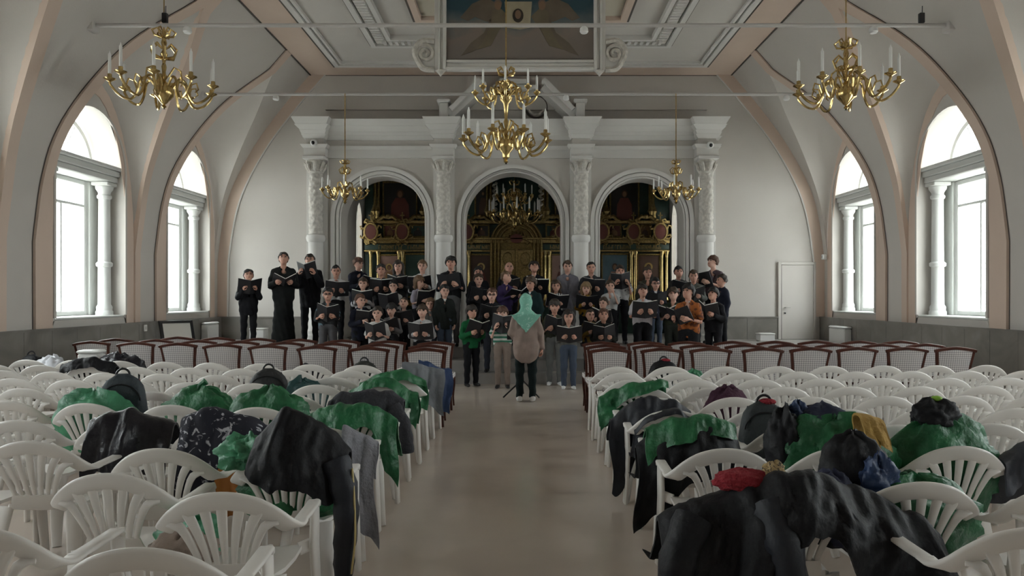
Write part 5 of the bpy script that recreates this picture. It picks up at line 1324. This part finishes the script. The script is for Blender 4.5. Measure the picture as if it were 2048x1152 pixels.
# ------------------------------------------------------------------ coats, jackets and bags on the chairs
from mathutils import noise as NZ
CHD = {(c[2], c[3], c[4]): c for c in CH}
RIMX, RIMZ = [0, .072, .143, .204, .25, .275, .6], [.822, .814, .787, .742, .70, .675, .40]
RIMY = ([0, .143, .204, .25, .6], [-.292, -.275, -.252, -.225, -.215])
def lenfn(v):
    if hasattr(v, '__len__'):
        xs, ls = [a for a, b in v], [b for a, b in v]; return lambda x: float(np.interp(x, xs, ls))
    return lambda x: v
def drape(sel, label, m, x0, x1, rear=.1, front=.3, lift=0., puff=.0, amp=.012, seed=0, name='jacket', cat='jacket', sleeves=(), trim=None, freq=26, drop=1.0, group='clothes and bags left on the chairs', nu=44, wrinkle=1.0):
    """cloth laid over the back of one chair: hangs `rear` behind the rim (towards the camera) and `front` before it"""
    c = CHD[sel][5]; r_ = random.Random(seed*17+int(x0*100)); ph = [r_.uniform(0, 6.28) for _ in range(5)]
    t = thing(name, label, cat, tuple(c.location), c.rotation_euler.z, group)
    R_, F_ = lenfn(rear), lenfn(front); L_ = lenfn(lift)
    def pt(u, s, side, o):
        """s: distance down from the crest, side -1 rear / +1 front, o: cloth layer offset"""
        a = abs(u)
        zt = interp(a, RIMX, RIMZ)
        if drop < 1: zt = .822-(.822-zt)*drop
        zt += L_(u)+.006*sin(31*u+ph[0])+.01*sin(13*u+ph[1])
        yr = interp(a, *RIMY)
        k = min(1, s/.12)
        wr = NZ.noise((u*7, s*4+side*3, seed+.5))*.030+abs(NZ.noise((u*13+s*5, s*8-u*4, seed+5.3)))*.030+NZ.noise((u*30, s*22+side, seed+9.1))*.007
        wr *= wrinkle; zt += .7*(NZ.noise((u*11, seed*1.3, 2.2))*.03+NZ.noise((u*26, seed*2.3, 4.2))*.012)*wrinkle
        fold = amp*k*(sin(freq*u+ph[2]+1.2*sin(5*s+ph[3]))+.5*sin(freq*2.1*u+ph[4]+4*s))
        bul = puff*sin(pi*min(1, s/.45))**.7 if s > 0 else 0
        y = yr+side*(.034+o+bul*(.6 if side > 0 else 1)+fold+wr)
        if side > 0: y += .12*s
        else: y -= .02*k+.05*s
        z = zt-s
        if side > 0 and z < .455: y += (.455-z); z = .455+.004*sin(40*u)
        x = u+.02*sin(9*s+ph[1])*k+u*.10*puff*4*k
        return (x, y, z)
    def sheet(o):
        rows = []
        for i in range(nu+1):
            u = x0+(x1-x0)*i/nu; rl = max(.005, R_(u)*(1+.06*sin(17*u+ph[3])+.04*sin(37*u))); fl = max(.005, F_(u)*(1+.08*sin(15*u+ph[1])))
            row = [pt(u, rl*(1-j/14), -1, o) for j in range(14)]
            for a in np.linspace(-.95, .95, 7):
                b = pt(u, 0, -1, o); f = pt(u, 0, 1, o); w_ = (a+1)/2
                row.append((b[0], b[1]*(1-w_)+f[1]*w_, b[2]+(.02+o*.8)*sqrt(max(0, 1-a*a))))
            row += [pt(u, fl*(j+1)/10, 1, o) for j in range(10)]
            rows.append(row)
        return rows
    A, B = sheet(.014+puff*.1), sheet(0.0)
    b = MB(); b.grid(A, True); b.grid(B)
    b.grid([[r[0] for r in A], [r[0] for r in B]], True); b.grid([[r[-1] for r in A], [r[-1] for r in B]]); b.grid([A[0], B[0]]); b.grid([A[-1], B[-1]], True)
    b.build('fabric', m, t, ang=1.3)
    for path, rad, mm in sleeves:                      # sleeves, straps and linings hanging from the cloth
        P_ = catmull(path, 4); n = len(P_)
        sb = MB(); sb.tube([tuple(p) for p in P_], [interp(i/(n-1), [0, 1], rad)*(1+.07*sin(i*1.9)) for i in range(n)], 10); sb.build('sleeve', mm or m, t, ang=1.3)
    return t
def lump(loc, r, m, label, name='bag', cat='bag', rz=0, seed=0, rough=.1, extra=None, flat=.25, group='clothes and bags left on the chairs'):
    """soft crumpled bag or bundle resting at loc (its base)"""
    r_ = random.Random(seed); ph = [r_.uniform(0, 6.28) for _ in range(8)]
    t = thing(name, label, cat, loc, rz, group); n, mm = 48, 30; rings = []
    for i in range(mm+1):
        th = pi*(.02+.96*i/mm); ring = []
        for j in range(n):
            a = 2*pi*j/n; d = (sin(th)*cos(a), sin(th)*sin(a), -cos(th))
            w_ = 1+rough*(sin(3*a+ph[0]+2*d[2])*.6+.5*sin(5*a*1.0+4*d[2]+ph[1])+.35*abs(sin(7*a+9*d[2]+ph[2]))+.3*sin(11*d[2]+2*a+ph[3]))
            w_ += rough*(1.6*(.25-abs(NZ.noise((d[0]*2.4+seed, d[1]*2.4, d[2]*2.4))))+.9*NZ.noise((d[0]*5, d[1]*5+seed, d[2]*5)))
            z = d[2]*r[2]*w_
            ring.append((d[0]*r[0]*w_, d[1]*r[1]*w_, max(z, -r[2]*(1-flat))+r[2]*(1-flat)))
        rings.append(ring)
    b = MB(); b.rings(rings, True, True); b.build('fabric', m, t, ang=1.0)
    top = r[2]*(2-flat)
    if extra == 'knot':
        k = MB(); k.tube([(-.03, 0, top-.04), (-.01, 0, top+.02), (.03, .01, top+.05)], [.03, .02, .03], 8); k.build('knot', m, t)
    if extra == 'loop':
        k = MB(); k.tube([(.035*cos(a)*1.0, 0, top-.02+.05*sin(a)) for a in np.linspace(-.4, pi+.4, 12)], .007, 6); k.build('loop', M['black'], t)
    return t
def backpack(loc, w_, h_, m, label, rz=0, seed=0, m2=None, badge=None, tip=None):
    t = thing('backpack', label, 'backpack', loc, rz, 'clothes and bags left on the chairs')
    rings = []; dp = w_*.55
    for i in range(13):
        v = i/12; z = h_*v; k = (1-abs(2*v-1)**(4 if v < .5 else 2.6))**.45 if 0 < v < 1 else .25
        ring = []
        for j in range(24):
            a = 2*pi*j/24; ca, sa = cos(a), sin(a); e = .62
            ring.append((w_/2*k*math.copysign(abs(ca)**e, ca)*(1+.03*sin(5*z/h_*3+seed)), dp/2*k*math.copysign(abs(sa)**e, sa)*(1+.06*sin(a*3+z*20)), z))
        rings.append(ring)
    b = MB(); b.rings(rings, True, True); b.build('pack_body', m, t, ang=1.0)
    b = MB(); b.rings([[(w_*.32*k*cos(2*pi*j/16), -dp*.46-dp*.16*k+(.0), h_*(.28+.0)+h_*.2*k*sin(2*pi*j/16)) for j in range(16)] for k in (1, .9, .6)], True, True); b.build('pocket', m2 or m, t)
    b = MB(); b.tube([(.05*cos(a), 0, h_-.015+.055*sin(a)) for a in np.linspace(-.2, pi+.2, 12)], .009, 6); b.build('handle_loop', M['black'], t)
    for q in (-1, 1):
        b = MB(); b.strap([tuple(p) for p in catmull([(q*w_*.22, dp*.45, h_*.9), (q*w_*.28, dp*.62, h_*.6), (q*w_*.33, dp*.55, h_*.2), (q*w_*.36, dp*.4, h_*.08)], 4)], (1, 0, 0), .025, .008); b.build('shoulder_strap', m2 or M['black'], t)
    b = MB(); b.tube([(w_*.44*cos(a), -dp*.40*abs(cos(a))**.2*0-dp*.42, h_*.62+h_*.25*sin(a)) for a in np.linspace(.1, pi-.1, 14)], .006, 5); b.build('zip', M['blackmetal'], t)
    if badge is not None:
        b = MB()
        for k in range(5): b.box(w_*.33, w_*.42, -dp*.40-.015, -dp*.40, h_*(.5+.07*k), h_*(.54+.07*k))
        b.build('white_lettering', M['paper'], t, smooth=False)
    if tip is not None:
        b = MB(); b.sphere((.02, 0, h_-.005), (.06, .04, .025), 10, 6); b.build('piping', tip, t)
    return t
GR = mat('green_nylon', (.018, .15, .055), .45, noise=(7, .35), bump=(16, 1.0), spec=.45)
GR2 = mat('pale_green_nylon', (.06, .27, .14), .42, noise=(7, .3), bump=(14, .7), spec=.5)
BK = mat('black_nylon', (.009, .009, .0115), .62, noise=(5, .3), bump=(14, .6), spec=.3)
BKS = mat('black_leather_jacket', (.011, .010, .015), .34, bump=(12, .7), spec=.45)
NV = mat('navy_nylon', (.012, .014, .022), .62, noise=(5, .3), bump=(12, .5))
NVB = mat('navy_jersey', (.012, .016, .045), .7, bump=(12, .5))
CHAR = mat('charcoal_fleece', (.035, .035, .042), .9, bump=(40, .6))
GY = mat('grey_jersey', (.24, .24, .27), .9, noise=(5, .15), bump=(60, .5))
BLU = mat('blue_nylon', (.02, .045, .12), .5, bump=(12, .6))
YEL = mat('mustard_knit', (.42, .26, .07), .9, noise=(12, .2), bump=(60, .6))
ORG = mat('orange_lining', (.33, .12, .015), .6, bump=(10, .4))
RED = mat('red_fleece', (.26, .012, .022), .9, bump=(80, .8))
TEAL = mat('teal_bag', (.016, .06, .06), .5, bump=(10, .5))
BEI = mat('beige_canvas', (.36, .29, .25), .85, noise=(8, .25), bump=(50, .5))
GBL = mat('grey_blue_jacket', (.06, .065, .085), .6, bump=(12, .5))
PAT = printed('black_white_print', (.012, .012, .022), (.42, .42, .46), 16, .62)
LEO = printed('leopard_print', (.35, .25, .12), (.03, .02, .015), 40, .55)
PLUM = mat('plum_fleece', (.05, .012, .03), .9, bump=(50, .6))
LIME = mat('lime_trim', (.22, .42, .04), .6)
WBAG = mat('white_plastic_bag', (.55, .56, .6), .3, bump=(12, .8))
def seat_pt(sel, dx=0, dy=0, dz=0):
    c = CHD[sel][5]; return (c.location.x+dx, c.location.y+dy, .425+dz)
def inside(sel, m, label, w_=.26, top=.9, dx=0, seed=0, rough=.1, dp=.13):
    c = CHD[sel][5]; rz_ = (top-.435)/1.75
    return lump((c.location.x+dx, c.location.y-.235+dp, .435), (w_, dp, rz_), m, label, name='jacket', cat='jacket', rz=c.rotation_euler.z, seed=seed, rough=rough)
# --- block on the priest's side, from the camera forward
lump((-1.50, 3.22, .43), (.14, .12, .08), BEI, 'crumpled beige bag on a seat of the second row', seed=3, rough=.16)
drape(('L', 1, 0), 'green cloth bundle spilling off a seat beside the beige bag', GR2, -.33, -.12, .001, .01, name='cloth_bundle', cat='bundle') if False else lump((-1.52, 3.36, .43), (.13, .10, .10), GR2, 'green cloth bundle behind the crumpled beige bag', name='cloth_bundle', cat='bundle', seed=5, rough=.2)
inside(('L', 2, 0), GR, 'green jacket stuffed inside the chair under the black jacket', .27, .86, 0, 1)
lump((CHD[('L', 2, 0)][5].location.x-.19, CHD[('L', 2, 0)][5].location.y-.22, .73), (.13, .10, .09), GR2, 'crumpled pale green hood pushed beside the black jacket', name='hood', cat='hood', seed=9, rough=.2)
CLn = lambda sel: CHD[sel][5].location
drape(('L', 2, 0), 'black jacket heaped on a near aisle chair with a sleeve hanging down', BK, -.13, .33, [(-.13, .12), (-.02, .34), (.12, .36), (.24, .3), (.33, .2)], .2, lift=[(-.13, .06), (0, .20), (.14, .17), (.33, .05)], puff=.05, seed=2, drop=.5,
      sleeves=[([(.27, -.30, .78), (.32, -.33, .66), (.335, -.33, .5), (.32, -.31, .33), (.315, -.30, .2)], [.075, .05], NV), ([(.365, -.34, .75), (.382, -.37, .6), (.385, -.365, .4), (.362, -.345, .22)], [.006, .005], mat('gold_piping', (.5, .4, .18), .5))])
drape(('L', 3, 0), 'grey sweatshirt hanging over the aisle side of a chair', GY, .13, .33, [(.13, .5), (.33, .58)], .2, seed=4, amp=.008, drop=.8, lift=.01)
drape(('L', 3, 1), 'black jacket with scribbled white print on a chair back', PAT, -.2, .33, [(-.2, .48), (.05, .52), (.1, .18), (.33, .2)], .2, lift=.06, puff=.03, seed=5, drop=.6)
drape(('L', 3, 1), 'orange garment hanging below the printed black jacket', ORG, .03, .2, [(.03, .5), (.2, .46)], .02, lift=-.03, seed=6, name='garment', cat='garment')
drape(('L', 3, 2), 'shiny black leather jacket on a chair in front of the green bag', BKS, -.14, .34, [(-.14, .36), (.05, .34), (.2, .3), (.34, .34)], .25, lift=[(-.14, .0), (.1, .06), (.34, .05)], puff=.03, amp=.018, seed=7, drop=.5)
inside(('L', 4, 3), GR2, 'green jacket stuffed inside a chair beneath the slate backpack', .31, .88, -.03, 8)
backpack(seat_pt(('L', 4, 3), .1, .05), .34, .58, mat('slate_pack', (.03, .04, .048), .7, bump=(30, .4)), 'slate backpack with red patch standing on a chair over a green jacket', .2, 1, m2=RED)
lump((CLn(('L', 4, 2)).x+.13, CLn(('L', 4, 2)).y-.02, .44), (.30, .16, .27), GR, 'large green drawstring bag knotted on top, behind a chair rim', seed=11, rough=.09, extra='knot')
inside(('L', 4, 1), GR, 'green jacket stuffed inside a chair behind the printed black jacket', .31, .93, .06, 12)
backpack(seat_pt(('L', 4, 1), -.0, .02), .2, .46, GR, 'small green bag with ring handle behind the printed jacket', 0, 2) if False else None
drape(('L', 4, 0), 'long green jacket draped over an aisle chair with one side hanging low', GR, -.36, .34, [(-.36, .10), (.05, .14), (.18, .12), (.24, .36), (.34, .4)], .3, lift=.02, puff=.03, seed=13, drop=.7)
drape(('L', 5, 0), 'charcoal jacket on an aisle chair with its sleeve hanging into the aisle', CHAR, -.3, .3, [(-.3, .04), (0, .1), (.2, .12), (.3, .14)], .25, lift=.03, puff=.02, seed=14, drop=.6,
      sleeves=[([(.22, -.30, .74), (.30, -.33, .62), (.33, -.33, .48), (.34, -.33, .38)], [.06, .05], None)])
drape(('L', 6, 0), 'green jacket over the seventh chair along the aisle', GR, -.3, .32, [(-.3, .02), (.1, .05), (.32, .3)], .3, lift=.03, puff=.04, seed=15, drop=.7)
drape(('L', 7, 0), 'green jacket over the eighth chair along the aisle', GR, -.34, .3, [(-.34, .1), (.1, .06), (.3, .02)], .3, lift=.04, puff=.03, seed=16, drop=.6)
drape(('L', 8, 0), 'light grey jacket hanging over the aisle side of a far chair', mat('light_grey_jacket', (.17, .18, .2), .8, bump=(30, .4)), -.02, .42, [(-.02, .1), (.2, .35), (.42, .42)], .25, lift=[(-.02, .06), (.2, .07), (.42, .06)], seed=17, drop=.35)
drape(('L', 9, 0), 'blue jacket hanging over the front aisle chair', BLU, .08, .45, [(.08, .2), (.45, .52)], .3, lift=.04, seed=18, drop=.4)
backpack(seat_pt(('L', 6, 2), .05, .05), .36, .50, mat('black_pack', (.014, .014, .015), .6, bump=(40, .3)), 'black backpack with loop handle on a chair beside the teal bag', .1, 3)
lump((CLn(('L', 6, 1)).x-.2, CLn(('L', 6, 1)).y+.05, .44), (.22, .15, .22), TEAL, 'dark teal soft bag beside the black backpack', seed=21, rough=.1)
lump((CLn(('L', 9, 2)).x-.05, CLn(('L', 9, 2)).y-.3+.12, .5), (.18, .1, .17), CHAR, 'dark grey folded jacket inside a far chair', name='jacket', cat='jacket', seed=22, rough=.12)
backpack(seat_pt(('L', 9, 1), -.02, .0), .34, .42, mat('olive_pack', (.02, .022, .018), .7, bump=(40, .3)), 'dark olive backpack on the front row near the wooden chairs', 0, 4)
drape(('L', 8, 6), 'black jacket over a far chair under the white box', BK, -.3, .3, .08, .2, lift=.06, puff=.03, seed=23, drop=.5)
lump((CLn(('L', 9, 6)).x-.12, CLn(('L', 9, 6)).y-.05, .44), (.34, .16, .25), BKS, 'shiny black plastic sack in the front row near the wall', seed=24, rough=.13)
t = thing('white_box', 'white plastic box on a front row chair near the wall', 'box', (CLn(('L', 9, 7)).x+.08, CLn(('L', 9, 7)).y, .43), .1, 'clothes and bags left on the chairs')
b = MB(); b.bbox(-.13, .13, -.1, .1, 0, .46, .02); b.build('box_body', M['heater'], t); b = MB(); b.bbox(-.14, .14, -.11, .11, .46, .50, .015); b.build('box_lid', M['heater'], t)
lump((CLn(('L', 9, 8)).x+.18, CLn(('L', 9, 8)).y-.05, .44), (.22, .13, .22), WBAG, 'white plastic bag in the front row nearest the wall', seed=25, rough=.12)
backpack(seat_pt(('L', 9, 8), -.12, .0), .28, .44, BK, 'black backpack with tall loop in the front row corner', 0, 5)
# --- block on the door side
drape(('R', 6, 0), 'green jacket over an aisle chair ahead of the navy coat', GR, -.40, .2, [(-.4, .24), (-.2, .1), (.2, .02)], .3, lift=[(-.4, .02), (0, .03), (.2, .06)], puff=.03, seed=31, drop=.6)
drape(('R', 5, 0), 'navy coat on an aisle chair hanging nearly to the floor', NV, -.36, .27, [(-.36, .52), (-.24, .56), (-.16, .3), (.27, .26)], .3, lift=-.02, puff=.03, seed=32, drop=.85)
drape(('R', 4, 0), 'navy jacket hung inside an aisle chair before the black jacket', NV, -.26, .26, .004, .35, lift=-.03, seed=33)
drape(('R', 3, 0), 'black jacket on an aisle chair with a long hanging hem', BK, -.36, .27, [(-.36, .5), (-.2, .5), (-.1, .36), (.27, .24)], .3, lift=-.0, puff=.05, seed=34, drop=.75)
drape(('R', 3, 0), 'green jacket bunched on top of the black jacket', GR, -.30, .25, [(-.3, .16), (-.1, .10), (.25, .05)], .12, lift=.035, puff=.06, seed=35, drop=.7)
backpack(seat_pt(('R', 9, 1), -.02, .05), .36, .44, BK, 'black backpack with red tip in the front row by the wooden chairs', 0, 6, tip=RED)
lump((CLn(('R', 9, 1)).x+.3, CLn(('R', 9, 1)).y-.1, .58), (.1, .08, .1), GR2, 'small pale green cloth between two front row chairs', name='cloth_bundle', cat='bundle', seed=36, rough=.2)
lump((CLn(('R', 5, 1)).x, CLn(('R', 5, 1)).y-.08, .44), (.2, .12, .25), PLUM, 'plum fleece bundled inside a chair of the middle row', name='fleece', cat='jacket', seed=37, rough=.07)
backpack((1.62, 4.83, .42), .32, .5, mat('slate_pack_b', (.022, .028, .03), .7, bump=(40, .3)), 'slate backpack with red edge and white lettering', -.1, 7, badge=1, tip=RED)
inside(('R', 2, 1), GR, 'green jacket inside a near chair under the mustard sweater', .30, .95, .02, 41)
lump((CLn(('R', 2, 1)).x-.24, CLn(('R', 2, 1)).y-.04, .60), (.10, .11, .22), BK, 'black jacket stuffed beside the green one under the blue hood', name='jacket', cat='jacket', seed=42, rough=.1)
drape(('R', 2, 1), 'mustard knitted sweater thrown over the green jacket', YEL, .07, .20, [(.07, .1), (.2, .13)], .14, lift=.14, puff=.02, seed=43, name='sweater', cat='sweater', drop=.3)
lump((CLn(('R', 2, 1)).x-.02, CLn(('R', 2, 1)).y-.02, .80), (.15, .09, .12), NVB, 'navy hood lying next to the mustard sweater', name='hood', cat='hood', seed=44, rough=.1)
lump((CLn(('R', 2, 1)).x-.15, CLn(('R', 2, 1)).y+.0, .90), (.055, .05, .07), BLU, 'small bright blue pouch on top of the black jacket', name='pouch', cat='pouch', seed=45, rough=.15)
inside(('R', 2, 2), GR, 'big green jacket filling a near chair below the dark hood', .32, .93, .0, 46)
lump((CLn(('R', 2, 2)).x-.03, CLn(('R', 2, 2)).y-.09, .88), (.12, .09, .095), BK, 'dark hood with lime trim above the big green jacket', name='hood', cat='hood', seed=47, rough=.12)
lump((CLn(('R', 2, 2)).x-.02, CLn(('R', 2, 2)).y-.1, 1.035), (.03, .03, .016), LIME, 'lime toggle on top of the dark hood', name='toggle', cat='toggle', seed=48, rough=.05)
inside(('R', 1, 1), GR, 'green jacket seen through the slats of a near chair', .28, .80, .06, 49)
lump((CLn(('R', 1, 1)).x-.16, CLn(('R', 1, 1)).y+.02, .50), (.17, .15, .27), BK, 'black rucksack on a near chair with blue cloth showing', name='rucksack', cat='bag', seed=50, rough=.06)
lump((CLn(('R', 1, 1)).x-.12, CLn(('R', 1, 1)).y-.14, .70), (.08, .05, .11), BLU, 'blue cloth pushed between rucksack and chair back', name='cloth_bundle', cat='bundle', seed=51, rough=.18)
lump((CLn(('R', 1, 1)).x-.34, CLn(('R', 1, 1)).y-.16, .52), (.11, .11, .18), NVB, 'navy drawstring bag between the big coat and the rucksack', seed=52, rough=.08)
drape(('R', 2, 3), 'grey-blue jacket on a chair at the edge of the view', GBL, -.36, .2, .15, .3, lift=.02, puff=.03, seed=53, drop=.6) if ('R', 2, 3) in CHD else None
drape(('R', 1, 0), 'huge black winter coat spread over a near aisle chair', BK, -.56, .60, [(-.56, .5), (-.3, .56), (-.18, .42), (-.09, .28), (.0, .19), (.1, .18), (.18, .26), (.3, .36), (.45, .46), (.6, .42)], .3, lift=[(-.56, -.0), (-.2, .02), (0, .03), (.3, .03), (.6, -.02)], puff=.07, amp=.022, freq=17, seed=54, name='winter_coat', cat='coat', drop=.45, nu=72, wrinkle=1.5,
      sleeves=[([(-.12, -.33, .77), (-.10, -.42, .64), (-.08, -.43, .48), (-.10, -.42, .34)], [.085, .06], NV), ([(-.42, -.30, .70), (-.5, -.36, .55), (-.52, -.36, .38), (-.5, -.35, .25)], [.085, .065], None)])
lump((CLn(('R', 1, 0)).x-.20, CLn(('R', 1, 0)).y-.22, .80), (.125, .08, .05), RED, 'red fleece hat lying on the winter coat', name='fleece_hat', cat='hat', seed=55, rough=.08)
lump((CLn(('R', 1, 0)).x-.08, CLn(('R', 1, 0)).y-.23, .85), (.045, .04, .04), LEO, 'leopard print scrunchie on the red fleece', name='scrunchie', cat='scrunchie', seed=56, rough=.15)
